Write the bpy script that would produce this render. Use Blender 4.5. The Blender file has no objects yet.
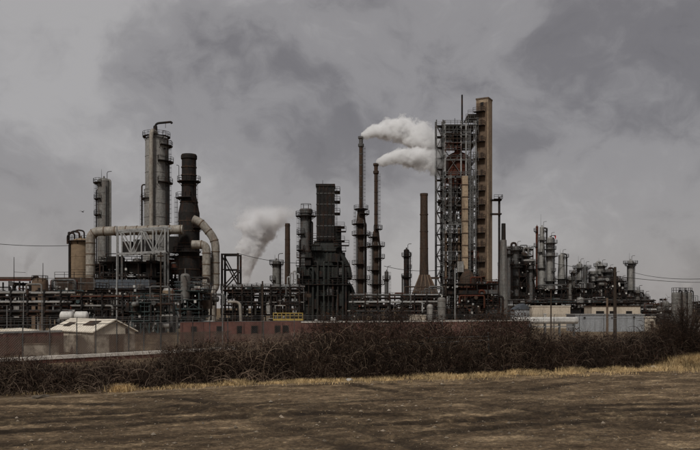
import bpy, math, random
import numpy as np
from mathutils import Vector, Matrix
R = math.radians
sc = bpy.context.scene
COL = sc.collection
# ------------------------------------------------------------------ camera, sky, sun, exposure
EYE, FPX, HOR = 3.5, 800.0, 308.0          # eye height (m), focal length and horizon row of the 700 px photograph
cd = bpy.data.cameras.new('camera'); cam = bpy.data.objects.new('camera', cd); COL.objects.link(cam)
cam.location = (0, 0, EYE); cam.rotation_euler = (R(90), 0, 0)
cd.sensor_width = 36; cd.lens = 36*FPX/700; cd.shift_y = (HOR-225)/700
cd.clip_start = .5; cd.clip_end = 20000
sc.camera = cam
SUN_EL, SUN_AZ = 46, 202                   # degrees; azimuth clockwise from +Y (behind the viewer, to the left)
wd = bpy.data.worlds.new('World'); sc.world = wd; wd.use_nodes = True
nt = wd.node_tree; nt.nodes.clear()
def N(t, typ, **kw):
    n = t.nodes.new(typ)
    for k, v in kw.items():
        if hasattr(n, k) and not k.startswith('i_'): setattr(n, k, v)
    return n
def L(t, a, b): t.links.new(a, b)
def ramp(t, src, stops, interp='EASE'):
    r = N(t, 'ShaderNodeValToRGB'); r.color_ramp.interpolation = interp
    el = r.color_ramp.elements
    while len(el) < len(stops): el.new(.5)
    for e, (p, c) in zip(el, stops):
        e.position = p; e.color = (*c, 1) if len(c) == 3 else c
    L(t, src, r.inputs[0]); return r.outputs[0]
def mixc(t, fac, a, b, mode='MIX'):
    m = N(t, 'ShaderNodeMix'); m.data_type = 'RGBA'; m.blend_type = mode
    for s, v in ((m.inputs[0], fac), (m.inputs[6], a), (m.inputs[7], b)):
        if hasattr(v, 'is_linked'): L(t, v, s)
        elif isinstance(v, (int, float)): s.default_value = v
        else: s.default_value = (*v, 1)
    return m.outputs[2]
def mth(t, op, a, b=0.0, c=None, clamp=False):
    m = N(t, 'ShaderNodeMath'); m.operation = op; m.use_clamp = clamp
    for i, v in enumerate((a, b, c)):
        if v is None: continue
        if hasattr(v, 'is_linked'): L(t, v, m.inputs[i])
        else: m.inputs[i].default_value = v
    return m.outputs[0]
def noise(t, vec, scale, detail=4, rough=.5, dist=0., out=0):
    n = N(t, 'ShaderNodeTexNoise'); n.inputs['Scale'].default_value = scale; n.inputs['Detail'].default_value = detail
    n.inputs['Roughness'].default_value = rough; n.inputs['Distortion'].default_value = dist
    if vec is not None: L(t, vec, n.inputs['Vector'])
    return n.outputs[out]
def mapping(t, vec, scale=(1, 1, 1), loc=(0, 0, 0), rot=(0, 0, 0)):
    m = N(t, 'ShaderNodeMapping'); m.inputs['Scale'].default_value = scale
    m.inputs['Location'].default_value = loc; m.inputs['Rotation'].default_value = rot
    L(t, vec, m.inputs['Vector']); return m.outputs[0]
tc = N(nt, 'ShaderNodeTexCoord')
sky = N(nt, 'ShaderNodeTexSky'); sky.sky_type = 'NISHITA'; sky.sun_disc = False
sky.sun_elevation = R(SUN_EL); sky.sun_rotation = R(SUN_AZ)
cm = mapping(nt, tc.outputs['Generated'], (1, 1, 1.25), (6.87, .24, -12.89))
wv = N(nt, 'ShaderNodeVectorMath'); wv.operation = 'MULTIPLY_ADD'                     # warp the lookup so that the cloud bellies billow
L(nt, noise(nt, cm, 4.2, 4, .55, 0, 1), wv.inputs[0]); wv.inputs[1].default_value = (.2, .2, .2); L(nt, cm, wv.inputs[2]); cm = wv.outputs[0]
big = noise(nt, cm, 2.0, 3, .5, 0)
mid = noise(nt, cm, 5.0, 7, .56, 0)
fine = noise(nt, cm, 14, 6, .6, 0)
dens = mth(nt, 'ADD', mth(nt, 'MULTIPLY', big, .50), mth(nt, 'ADD', mth(nt, 'MULTIPLY', mid, .35), mth(nt, 'MULTIPLY', fine, .15)))
cloud = ramp(nt, dens, [(.39, (.90, .85, .90)), (.46, (1.27, 1.21, 1.265)), (.53, (1.95, 1.88, 1.92)), (.62, (2.75, 2.67, 2.68))], 'EASE')
sepw = N(nt, 'ShaderNodeSeparateXYZ'); L(nt, tc.outputs['Generated'], sepw.inputs[0])
low = ramp(nt, sepw.outputs[2], [(0, (1, 1, 1)), (.25, (0, 0, 0))], 'EASE')        # paler, warmer cloud towards the horizon
cloud = mixc(nt, mth(nt, 'MULTIPLY', low, .4), cloud, (2.65, 2.42, 2.3))
skyc = mixc(nt, .97, sky.outputs[0], cloud)
bg = N(nt, 'ShaderNodeBackground'); bg.inputs['Strength'].default_value = .1
L(nt, skyc, bg.inputs['Color'])
wo = N(nt, 'ShaderNodeOutputWorld'); L(nt, bg.outputs[0], wo.inputs['Surface'])
sl = bpy.data.lights.new('sun', 'SUN'); sl.energy = 1.5; sl.angle = R(10); sl.color = (1, .965, .91)
so = bpy.data.objects.new('sun', sl); COL.objects.link(so)
sd = Vector((math.sin(R(SUN_AZ))*math.cos(R(SUN_EL)), math.cos(R(SUN_AZ))*math.cos(R(SUN_EL)), math.sin(R(SUN_EL))))
so.location = sd*300; so.rotation_euler = (-sd).to_track_quat('-Z', 'Y').to_euler()
vs = sc.view_settings; vs.view_transform = 'Standard'; vs.look = 'None'; vs.exposure = .5; vs.gamma = 1; vs.use_curve_mapping = False
sc.render.engine = 'CYCLES'
sc.cycles.use_denoising = True; sc.cycles.max_bounces = 12; sc.cycles.diffuse_bounces = 3; sc.cycles.volume_bounces = 12
sc.cycles.transparent_max_bounces = 12; sc.cycles.volume_step_rate = .35
# ------------------------------------------------------------------ placing helpers
def X(px, Y): return (px-350)/FPX*Y
def Z(py, Y): return EYE-(py-HOR)/FPX*Y
def P(px, py, Y): return Vector((X(px, Y), Y, Z(py, Y)))
# ------------------------------------------------------------------ materials
MAT = {}
def mat(name, col, rough=.75, metal=0., var=.35, dirt=(.025, .02, .016), damt=.45, rust=0., scale=.45, streak=True, bump=.0, bscale=3):
    m = bpy.data.materials.new(name); m.use_nodes = True; t = m.node_tree
    b = t.nodes['Principled BSDF']; b.inputs['Roughness'].default_value = rough; b.inputs['Metallic'].default_value = metal; b.inputs['Specular IOR Level'].default_value = .15 if max(col) < .1 else .4
    g = N(t, 'ShaderNodeNewGeometry').outputs['Position']
    v = mapping(t, g, (scale, scale, scale*(.14 if streak else 1)))
    n1 = noise(t, v, 1.6, 5, .6)
    n2 = noise(t, g, scale*5, 4, .6)
    lo, hi = 1-var, 1+var
    c = mixc(t, 1., col, ramp(t, n2, [(.3, (lo,)*3), (.7, (hi,)*3)], 'LINEAR'), 'MULTIPLY')
    c = mixc(t, mth(t, 'MULTIPLY', ramp(t, n1, [(.42, (0, 0, 0)), (.7, (1, 1, 1))]), damt), c, dirt)
    if rust:
        n3 = noise(t, mapping(t, g, (scale*2, scale*2, scale*.7), (7, 3, 1)), 1.4, 6, .65)
        c = mixc(t, mth(t, 'MULTIPLY', ramp(t, n3, [(.48, (0, 0, 0)), (.62, (1, 1, 1))]), rust), c, (.105, .042, .02))
    L(t, c, b.inputs['Base Color'])
    if bump:
        bp = N(t, 'ShaderNodeBump'); bp.inputs['Strength'].default_value = bump; bp.inputs['Distance'].default_value = .1
        L(t, noise(t, g, bscale, 5, .6), bp.inputs['Height']); L(t, bp.outputs[0], b.inputs['Normal'])
    MAT[name] = m; return m
mat('insulation', (.18, .174, .16), .55, .1, .3, damt=.5, rust=.2)
mat('insulation_pale', (.285, .275, .255), .55, .1, .3, damt=.4, rust=.12)
mat('duct_beige', (.30, .272, .23), .6, 0, .3, damt=.4, rust=.3)
mat('steel_dark', (.022, .02, .019), .7, .2, .4, damt=.4, rust=.3)
mat('steel_grey', (.10, .10, .097), .6, .2, .4, damt=.5, rust=.25)
mat('steel_pale', (.31, .31, .30), .6, .1, .3, damt=.4, rust=.15)
mat('steel_green', (.045, .05, .045), .7, .1, .35, damt=.5, rust=.12)
mat('steel_blue', (.075, .087, .102), .6, .1, .3, damt=.4)
mat('stack_brown', (.055, .039, .029), .8, 0, .35, damt=.5, rust=.28)
mat('stack_black', (.019, .0175, .0165), .8, 0, .35, damt=.5, rust=.16)
mat('rust_red', (.085, .026, .016), .8, 0, .35, damt=.55, rust=.3)
mat('tan', (.225, .16, .10), .8, 0, .2, damt=.35, scale=.3)
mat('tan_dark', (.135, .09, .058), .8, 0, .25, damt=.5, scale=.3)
mat('tan_light', (.36, .27, .18), .8, 0, .3, damt=.55, rust=.25, scale=.4)
mat('steel_teal', (.05, .072, .072), .6, .2, .35, damt=.45, rust=.15)
mat('heater_dark', (.028, .031, .029), .7, 0, .3, damt=.5, rust=.08)
mat('pipe_white', (.62, .60, .56), .5, 0, .15, damt=.35, scale=.8)
mat('yellow', (.36, .25, .06), .6, 0, .25, damt=.45, scale=1)
mat('wall_red', (.15, .063, .048), .85, 0, .25, damt=.4, scale=.7, bump=.2)
mat('wall_cream', (.50, .43, .34), .8, 0, .15, damt=.3, scale=.8)
mat('roof_cream', (.76, .68, .56), .75, 0, .15, damt=.25, scale=.8, streak=False)
mat('wall_blue', (.29, .30, .31), .6, 0, .15, damt=.3, scale=.8)
mat('concrete', (.74, .69, .62), .9, 0, .2, damt=.35, scale=1.2, streak=False, bump=.3)
mat('opening', (.018, .016, .015), .5, 0, .2, damt=.2)
mat('wood_pole', (.055, .04, .03), .9, 0, .3, damt=.4, scale=1.5)
mat('galvanised', (.22, .22, .215), .5, .4, .25, damt=.4, rust=.2, scale=2)
mat('cable', (.03, .03, .03), .7)
mat('flag_red', (.5, .03, .03), .7, 0, .1, damt=.1)
mat('glass_dark', (.03, .035, .04), .15, 0, .1, damt=.1)
def tint(name, cols, rough=.9, scale=2., transl=0):
    m = bpy.data.materials.new(name); m.use_nodes = True; t = m.node_tree; b = t.nodes['Principled BSDF']
    b.inputs['Roughness'].default_value = rough
    g = N(t, 'ShaderNodeNewGeometry').outputs['Position']
    n = noise(t, g, scale, 6, .7)
    c_ = ramp(t, n, [(.25+.5*i/(len(cols)-1), c) for i, c in enumerate(cols)], 'LINEAR')
    L(t, mixc(t, 1., c_, ramp(t, noise(t, g, scale*.11+.1, 3, .6), [(.3, (.5, .5, .52)), (.7, (1.6, 1.5, 1.4))], 'LINEAR'), 'MULTIPLY'), b.inputs['Base Color'])
    b.inputs['Specular IOR Level'].default_value = .2
    MAT[name] = m; return m
tint('bramble', [(.008, .0056, .0045), (.02, .013, .0095), (.05, .032, .023), (.16, .11, .078)], scale=6)
tint('pale_vine', [(.09, .065, .048), (.19, .145, .11), (.28, .225, .175)], scale=1.5)
tint('dead_leaf', [(.014, .008, .006), (.036, .018, .011), (.10, .052, .03)], scale=6)
tint('dry_grass', [(.14, .10, .055), (.38, .28, .145), (.60, .465, .255), (.72, .60, .38)], scale=7)
tint('stone', [(.08, .065, .05), (.2, .17, .13), (.34, .3, .25)], scale=1.7)
tint('far_foliage', [(.03, .028, .022), (.06, .052, .04), (.09, .075, .055)], scale=.2)
# privacy mesh on the chain-link fence: an open weave, so partly see-through
m = bpy.data.materials.new('privacy_mesh'); m.use_nodes = True; t = m.node_tree; b = t.nodes['Principled BSDF']
b.inputs['Base Color'].default_value = (.19, .13, .095, 1); b.inputs['Roughness'].default_value = .9
tr = N(t, 'ShaderNodeBsdfTransparent'); mx = N(t, 'ShaderNodeMixShader')
gp = N(t, 'ShaderNodeNewGeometry').outputs['Position']
L(t, ramp(t, noise(t, gp, .9, 5, .6), [(.35, (.22,)*3), (.62, (.7,)*3)]), mx.inputs[0]); L(t, tr.outputs[0], mx.inputs[1]); L(t, b.outputs[0], mx.inputs[2])
L(t, mx.outputs[0], t.nodes['Material Output'].inputs['Surface']); MAT['privacy_mesh'] = m
# ground: brown dirt with dust streaks along the wheel tracks, paler towards the plant yard
TR = math.atan2(45.9-32.2, 20.1+14.1)       # direction of the hedge and of the tracks
m = bpy.data.materials.new('dirt'); m.use_nodes = True; t = m.node_tree; b = t.nodes['Principled BSDF']
b.inputs['Roughness'].default_value = .95; b.inputs['Specular IOR Level'].default_value = .15
g = N(t, 'ShaderNodeNewGeometry').outputs['Position']
al = mapping(t, g, (1, 1, 1), (0, 0, 0), (0, 0, -TR))
st = noise(t, mapping(t, al, (.32, .62, 1)), 1.3, 10, .74, .3)
st2 = noise(t, mapping(t, al, (2.2, 3.4, 1), (5, 2, 0)), 1.2, 8, .75, .2)
blot = noise(t, g, .22, 5, .6, .4)
gr = noise(t, g, 9, 6, .75)
c = ramp(t, st, [(.36, (.07, .048, .030)), (.46, (.115, .081, .050)), (.54, (.17, .122, .076)), (.63, (.31, .23, .142))], 'LINEAR')
c = mixc(t, .8, c, ramp(t, st2, [(.33, (.42,)*3), (.5, (1.,)*3), (.68, (1.7,)*3)], 'LINEAR'), 'MULTIPLY')
c = mixc(t, .6, c, ramp(t, blot, [(.33, (.5, .48, .45)), (.66, (1.45, 1.42, 1.35))], 'LINEAR'), 'MULTIPLY')
c = mixc(t, .9, c, ramp(t, gr, [(.28, (.3,)*3), (.5, (1.,)*3), (.74, (2.3,)*3)], 'LINEAR'), 'MULTIPLY')
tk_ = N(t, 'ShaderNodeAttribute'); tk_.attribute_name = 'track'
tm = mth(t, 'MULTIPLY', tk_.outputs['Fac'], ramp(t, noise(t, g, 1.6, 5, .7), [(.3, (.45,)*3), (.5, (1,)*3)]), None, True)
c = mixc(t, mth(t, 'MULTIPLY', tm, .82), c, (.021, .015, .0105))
du_ = N(t, 'ShaderNodeAttribute'); du_.attribute_name = 'dust'
c = mixc(t, mth(t, 'MULTIPLY', du_.outputs['Fac'], .8), c, (.40, .31, .21))
spk = noise(t, g, 28, 3, .6)
c = mixc(t, mth(t, 'MULTIPLY', ramp(t, spk, [(.66, (0, 0, 0)), (.74, (1, 1, 1))]), .6), c, (.30, .24, .16))
L(t, c, b.inputs['Base Color'])
bp = N(t, 'ShaderNodeBump'); bp.inputs['Strength'].default_value = .8; bp.inputs['Distance'].default_value = .06
L(t, mth(t, 'ADD', gr, mth(t, 'MULTIPLY', st2, .8)), bp.inputs['Height']); L(t, bp.outputs[0], b.inputs['Normal'])
MAT['dirt'] = m
# ------------------------------------------------------------------ mesh builder
class MB:
    def __init__(s): s.v = []; s.f = []; s.sm = []
    def add(s, vs, fs, smooth=False):
        o = len(s.v); s.v.extend([tuple(p) for p in vs]); s.f.extend([tuple(i+o for i in q) for q in fs])
        s.sm.extend([smooth]*len(fs)); return s
    def box(s, x0, x1, y0, y1, z0, z1):
        return s.add([(x0, y0, z0), (x1, y0, z0), (x1, y1, z0), (x0, y1, z0), (x0, y0, z1), (x1, y0, z1), (x1, y1, z1), (x0, y1, z1)],
                     [(3, 2, 1, 0), (4, 5, 6, 7), (0, 1, 5, 4), (1, 2, 6, 5), (2, 3, 7, 6), (3, 0, 4, 7)])
    def prism(s, poly, a, b):            # poly in plan (x, y), from height a to b
        n = len(poly)
        return s.add([(x, y, a) for x, y in poly]+[(x, y, b) for x, y in poly],
                     [tuple(range(n-1, -1, -1)), tuple(range(n, 2*n))]+[(i, (i+1) % n, n+(i+1) % n, n+i) for i in range(n)])
    def frustum(s, r0, r1, z0, z1):      # rects (x0, x1, y0, y1)
        a = [(r0[0], r0[2], z0), (r0[1], r0[2], z0), (r0[1], r0[3], z0), (r0[0], r0[3], z0)]
        b_ = [(r1[0], r1[2], z1), (r1[1], r1[2], z1), (r1[1], r1[3], z1), (r1[0], r1[3], z1)]
        return s.add(a+b_, [(3, 2, 1, 0), (4, 5, 6, 7), (0, 1, 5, 4), (1, 2, 6, 5), (2, 3, 7, 6), (3, 0, 4, 7)])
    def sweep(s, pts, rs, n=8, caps=True, phase=0., smooth=True):
        pts = [Vector(p) for p in pts]
        if not hasattr(rs, '__len__'): rs = [rs]*len(pts)
        T = []
        for i in range(len(pts)):
            a = (pts[i]-pts[i-1]).normalized() if i else None
            c_ = (pts[i+1]-pts[i]).normalized() if i < len(pts)-1 else None
            T.append(((a or c_)+(c_ or a)).normalized())
        u = T[0].orthogonal().normalized()
        if abs(T[0].z) < .9: u = Vector((0, 0, 1)).cross(T[0]).normalized()
        else: u = Vector((1, 0, 0))-T[0]*T[0].x; u.normalize()
        V = []
        for i, p in enumerate(pts):
            u = (u-T[i]*u.dot(T[i])).normalized(); w = T[i].cross(u)
            for k in range(n):
                a = 2*math.pi*k/n+phase
                V.append(p+(u*math.cos(a)+w*math.sin(a))*rs[i])
        F = [(i*n+k, i*n+(k+1) % n, (i+1)*n+(k+1) % n, (i+1)*n+k) for i in range(len(pts)-1) for k in range(n)]
        s.add(V, F, smooth)
        if caps:
            s.add(V[:n], [tuple(range(n-1, -1, -1))]); s.add(V[-n:], [tuple(range(n))])
        return s
    def cyl(s, p0, p1, r0, r1=None, n=12): return s.sweep([p0, p1], [r0, r0 if r1 is None else r1], n)
    def bar(s, p0, p1, w): return s.sweep([p0, p1], w*.7071, 4, True, math.pi/4, False)
    def tube(s, pts, r, n=8, rad=None): return s.sweep(rounded(pts, rad if rad else r*2.2), r, n)
    def lathe(s, prof, cx=0, cy=0, n=20, smooth=True):
        V = [(cx+r*math.cos(2*math.pi*k/n), cy+r*math.sin(2*math.pi*k/n), z) for r, z in prof for k in range(n)]
        # flat shading break at every profile corner: emit each band with its own vertices
        for i in range(len(prof)-1):
            s.add(V[i*n:(i+2)*n], [(k, (k+1) % n, n+(k+1) % n, n+k) for k in range(n)], smooth)
        for i, d in ((0, -1), (len(prof)-1, 1)):
            if prof[i][0] > .02: s.add(V[i*n:(i+1)*n], [tuple(range(n))[::d]])
        return s
    def ring(s, r0, r1, z0, z1, a0, a1, cx=0, cy=0, n=None):
        n = n or max(4, int(abs(a1-a0)/.35)); V = []
        for k in range(n+1):
            a = a0+(a1-a0)*k/n; c_, d = math.cos(a), math.sin(a)
            V += [(cx+r0*c_, cy+r0*d, z0), (cx+r1*c_, cy+r1*d, z0), (cx+r1*c_, cy+r1*d, z1), (cx+r0*c_, cy+r0*d, z1)]
        F = []
        for k in range(n):
            o = 4*k
            F += [(o+j, o+(j+1) % 4, o+4+(j+1) % 4, o+4+j) for j in range(4)]
        F += [(3, 2, 1, 0), (4*n, 4*n+1, 4*n+2, 4*n+3)]
        return s.add(V, F)
    def build(s, name, material, parent=None):
        me = bpy.data.meshes.new(name); me.from_pydata(s.v, [], s.f)
        me.polygons.foreach_set('use_smooth', s.sm); me.materials.append(MAT[material])
        return link(name, me, parent)
def link(name, me, parent=None):
    o = bpy.data.objects.new(name, me); COL.objects.link(o); o.parent = parent; return o
def rounded(pts, rad, k=4):
    pts = [Vector(p) for p in pts]; out = [pts[0]]
    for i in range(1, len(pts)-1):
        a, b_, c_ = pts[i-1], pts[i], pts[i+1]
        d = min(rad, (a-b_).length*.48, (c_-b_).length*.48)
        p, q = b_+(a-b_).normalized()*d, b_+(c_-b_).normalized()*d
        for j in range(k+1):
            w = j/k; out.append(p*(1-w)**2+b_*2*w*(1-w)+q*w*w)
    out.append(pts[-1]); return out
LABELS = {}
def tag(o, label, cat, group=None, kind=None):
    o['label'] = label; o['category'] = cat
    if group: o['group'] = group
    o['kind'] = kind or 'thing'
    assert label not in LABELS or group, label
    LABELS[label] = 1
    return o
def thing(name, label, cat, loc=(0, 0, 0), group=None, rz=0):
    o = bpy.data.objects.new(name, None); COL.objects.link(o); o.location = loc; o.rotation_euler.z = rz
    o.empty_display_size = .5
    return tag(o, label, cat, group)
def struct(o): o['kind'] = 'structure'; return o
def fastmesh(name, V, F, material, smooth=False, parent=None):
    V = np.asarray(V, dtype=np.float32).reshape(-1, 3); F = np.asarray(F, dtype=np.int32); k = F.shape[1]
    me = bpy.data.meshes.new(name); me.vertices.add(len(V)); me.vertices.foreach_set('co', V.ravel())
    me.loops.add(F.size); me.loops.foreach_set('vertex_index', F.ravel())
    me.polygons.add(len(F)); me.polygons.foreach_set('loop_start', np.arange(0, F.size, k, dtype=np.int32))
    me.polygons.foreach_set('loop_total', np.full(len(F), k, dtype=np.int32))
    me.polygons.foreach_set('use_smooth', np.full(len(F), smooth)); me.update(); me.validate()
    me.materials.append(MAT[material]); return link(name, me, parent)
# ------------------------------------------------------------------ ground (one sheet to the horizon)
rng = np.random.default_rng(7)
LAT = rng.random((256, 256))
def vn(x, y):                              # smooth value noise
    xi, yi = np.floor(x).astype(int), np.floor(y).astype(int); fx, fy = x-xi, y-yi
    fx, fy = fx*fx*(3-2*fx), fy*fy*(3-2*fy)
    g_ = lambda a, b_: LAT[a % 256, b_ % 256]
    return (g_(xi, yi)*(1-fx)+g_(xi+1, yi)*fx)*(1-fy)+(g_(xi, yi+1)*(1-fx)+g_(xi+1, yi+1)*fx)*fy-.5
# hedge foot line in photograph columns / rows
HP = [(-150, 402), (-60, 398), (0, 395), (100, 391), (230, 384), (350, 380), (525, 374), (700, 368), (800, 364.5)]
HX = np.array([X(p, EYE*FPX/(y-HOR)) for p, y in HP]); HY = np.array([EYE*FPX/(y-HOR) for p, y in HP])
def hedge_y(x): return np.interp(x, HX, HY)
def gz(x, y, want=False):
    x, y = np.asarray(x, float), np.asarray(y, float); trk = np.zeros(np.broadcast(x, y).shape)
    cu, su = math.cos(TR), math.sin(TR); u, v = x*cu+y*su, -x*su+y*cu
    near = np.clip((hedge_y(x)-y)/3, 0, 1)
    z = .16*vn(x*.09+3, y*.09)+.035*vn(u*.12, v*.9+9)*(.4+near)+.02*vn(u*.5, v*2.6+40)*near+.02*vn(x*1.7, y*1.7)*near+.028*vn(x*3.9, y*3.9)*near+.035*vn(x*8.1, y*8.1)*near
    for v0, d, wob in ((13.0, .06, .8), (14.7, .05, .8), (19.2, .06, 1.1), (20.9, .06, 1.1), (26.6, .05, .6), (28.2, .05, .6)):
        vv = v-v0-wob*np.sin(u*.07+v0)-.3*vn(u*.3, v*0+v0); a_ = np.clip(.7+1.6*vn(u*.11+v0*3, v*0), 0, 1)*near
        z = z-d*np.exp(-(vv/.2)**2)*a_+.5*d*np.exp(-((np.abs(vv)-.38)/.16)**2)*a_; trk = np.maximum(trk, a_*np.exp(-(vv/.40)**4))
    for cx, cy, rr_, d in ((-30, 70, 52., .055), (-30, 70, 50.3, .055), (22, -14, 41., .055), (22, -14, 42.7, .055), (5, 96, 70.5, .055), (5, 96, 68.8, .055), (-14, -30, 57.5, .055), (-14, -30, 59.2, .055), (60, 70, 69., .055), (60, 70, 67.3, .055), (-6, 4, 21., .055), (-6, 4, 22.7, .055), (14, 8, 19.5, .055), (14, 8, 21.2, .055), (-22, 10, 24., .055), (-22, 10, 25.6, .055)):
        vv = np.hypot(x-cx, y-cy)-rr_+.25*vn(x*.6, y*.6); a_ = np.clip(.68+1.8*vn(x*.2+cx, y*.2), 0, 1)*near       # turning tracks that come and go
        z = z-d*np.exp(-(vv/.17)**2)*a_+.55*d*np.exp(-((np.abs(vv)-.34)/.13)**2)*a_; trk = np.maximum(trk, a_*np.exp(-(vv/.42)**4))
    if want == 2: q_ = hedge_y(x)-y; return np.clip(1-np.abs(q_-1.55-.25*vn(x*.4, y*0))/.55, 0, 1)*np.clip((6-x)/14, 0, 1)*np.clip(.75+1.2*vn(x*.5, y*1.2), 0, 1)
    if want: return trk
    return z*np.clip(1-(y-hedge_y(x)-4)/10, 0, 1)
def axis(lo, hi, step, far0, far1):
    a = [lo]; d = step
    while a[-1] > far0: d *= 1.35; a.append(a[-1]-d)
    c_ = [hi]; d = step
    while c_[-1] < far1: d *= 1.35; c_.append(c_[-1]+d)
    return np.array(a[:0:-1]+list(np.arange(lo, hi, step))+c_)
gx, gy = axis(-20, 26, .085, -4000, 4000), axis(17.5, 47, .075, -400, 7000)
GX, GY = np.meshgrid(gx, gy); GZ = gz(GX, GY); nx, ny = len(gx), len(gy)
ii = (np.arange(ny-1)[:, None]*nx+np.arange(nx-1)).ravel()
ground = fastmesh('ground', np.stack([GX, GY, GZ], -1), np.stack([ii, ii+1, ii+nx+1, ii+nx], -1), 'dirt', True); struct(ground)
at_ = ground.data.attributes.new('track', 'FLOAT', 'POINT'); at_.data.foreach_set('value', gz(GX, GY, True).ravel().astype(np.float32))      # mask for the darker ground colour along the wheel tracks
at_ = ground.data.attributes.new('dust', 'FLOAT', 'POINT'); at_.data.foreach_set('value', gz(GX, GY, 2).ravel().astype(np.float32))      # pale dusty strip between field and hedge
# ------------------------------------------------------------------ plant kit
rnd = random.Random(3)
def railing_pts(mb, pts, h=1.1, w=.07, post=1.6):
    for a, b_ in zip(pts, pts[1:]):
        a, b_ = Vector(a), Vector(b_); d = b_-a; k = max(1, int(d.length/post))
        for z in (h, h*.55): mb.bar(a+Vector((0, 0, z)), b_+Vector((0, 0, z)), w)
        for j in range(k+1): p = a+d*j/k; mb.bar(p, p+Vector((0, 0, h)), w)
def platform(par, r, z, a0, a1, w=1.1, mt='steel_dark', rail=True, cx=0, cy=0):
    mb = MB().ring(r*.97, r+w, z-.16, z, R(a0), R(a1), cx, cy)
    k = max(2, int(abs(a1-a0)/45))
    for j in range(k+1):
        a = R(a0+(a1-a0)*j/k); c_, d = math.cos(a), math.sin(a)
        mb.bar((cx+r*.95*c_, cy+r*.95*d, z-1.0), (cx+(r+w*.9)*c_, cy+(r+w*.9)*d, z-.1), .12)
    p = mb.build('platform', mt, par)
    if rail:
        rm = MB(); n = max(4, int(abs(a1-a0)/22))
        pts = [(cx+(r+w*.97)*math.cos(R(a0+(a1-a0)*j/n)), cy+(r+w*.97)*math.sin(R(a0+(a1-a0)*j/n)), z) for j in range(n+1)]
        if abs(a1-a0) < 350:
            pts = [(cx+r*math.cos(R(a0)), cy+r*math.sin(R(a0)), z)]+pts+[(cx+r*math.cos(R(a1)), cy+r*math.sin(R(a1)), z)]
        railing_pts(rm, pts, 1.15, .075, 1.5); rm.build('railing', mt, p)
    return p
def ladder(par, r, ang, z0, z1, mt='steel_dark', cage=True, cx=0, cy=0):
    a = R(ang); c_, d = math.cos(a), math.sin(a); t = Vector((-d, c_, 0)); o = Vector((cx+(r+.2)*c_, cy+(r+.2)*d, 0))
    mb = MB()
    for s in (-.25, .25): mb.bar(o+t*s+Vector((0, 0, z0)), o+t*s+Vector((0, 0, z1)), .06)
    z = z0
    while z < z1: mb.bar(o+t*-.25+Vector((0, 0, z)), o+t*.25+Vector((0, 0, z)), .04); z += .6
    if cage:
        q = Vector((c_, d, 0)); z = z0+2
        for s, e in ((-.4, .35), (.4, .35), (0, .75)): mb.bar(o+t*s+q*e+Vector((0, 0, z0+2)), o+t*s+q*e+Vector((0, 0, z1)), .05)
        while z < z1:
            pp = [o+t*-.3, o+t*-.4+q*.35, o+q*.75, o+t*.4+q*.35, o+t*.3]
            for u, v in zip(pp, pp[1:]): mb.bar(u+Vector((0, 0, z)), v+Vector((0, 0, z)), .05)
            z += 1.2
    return mb.build('ladder', mt, par)
SIDE = {'L': (100, 260), 'R': (-80, 80), 'F': (0, 360), 'C': (180, 360), 'LC': (120, 300), 'RC': (-120, 60)}
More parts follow.
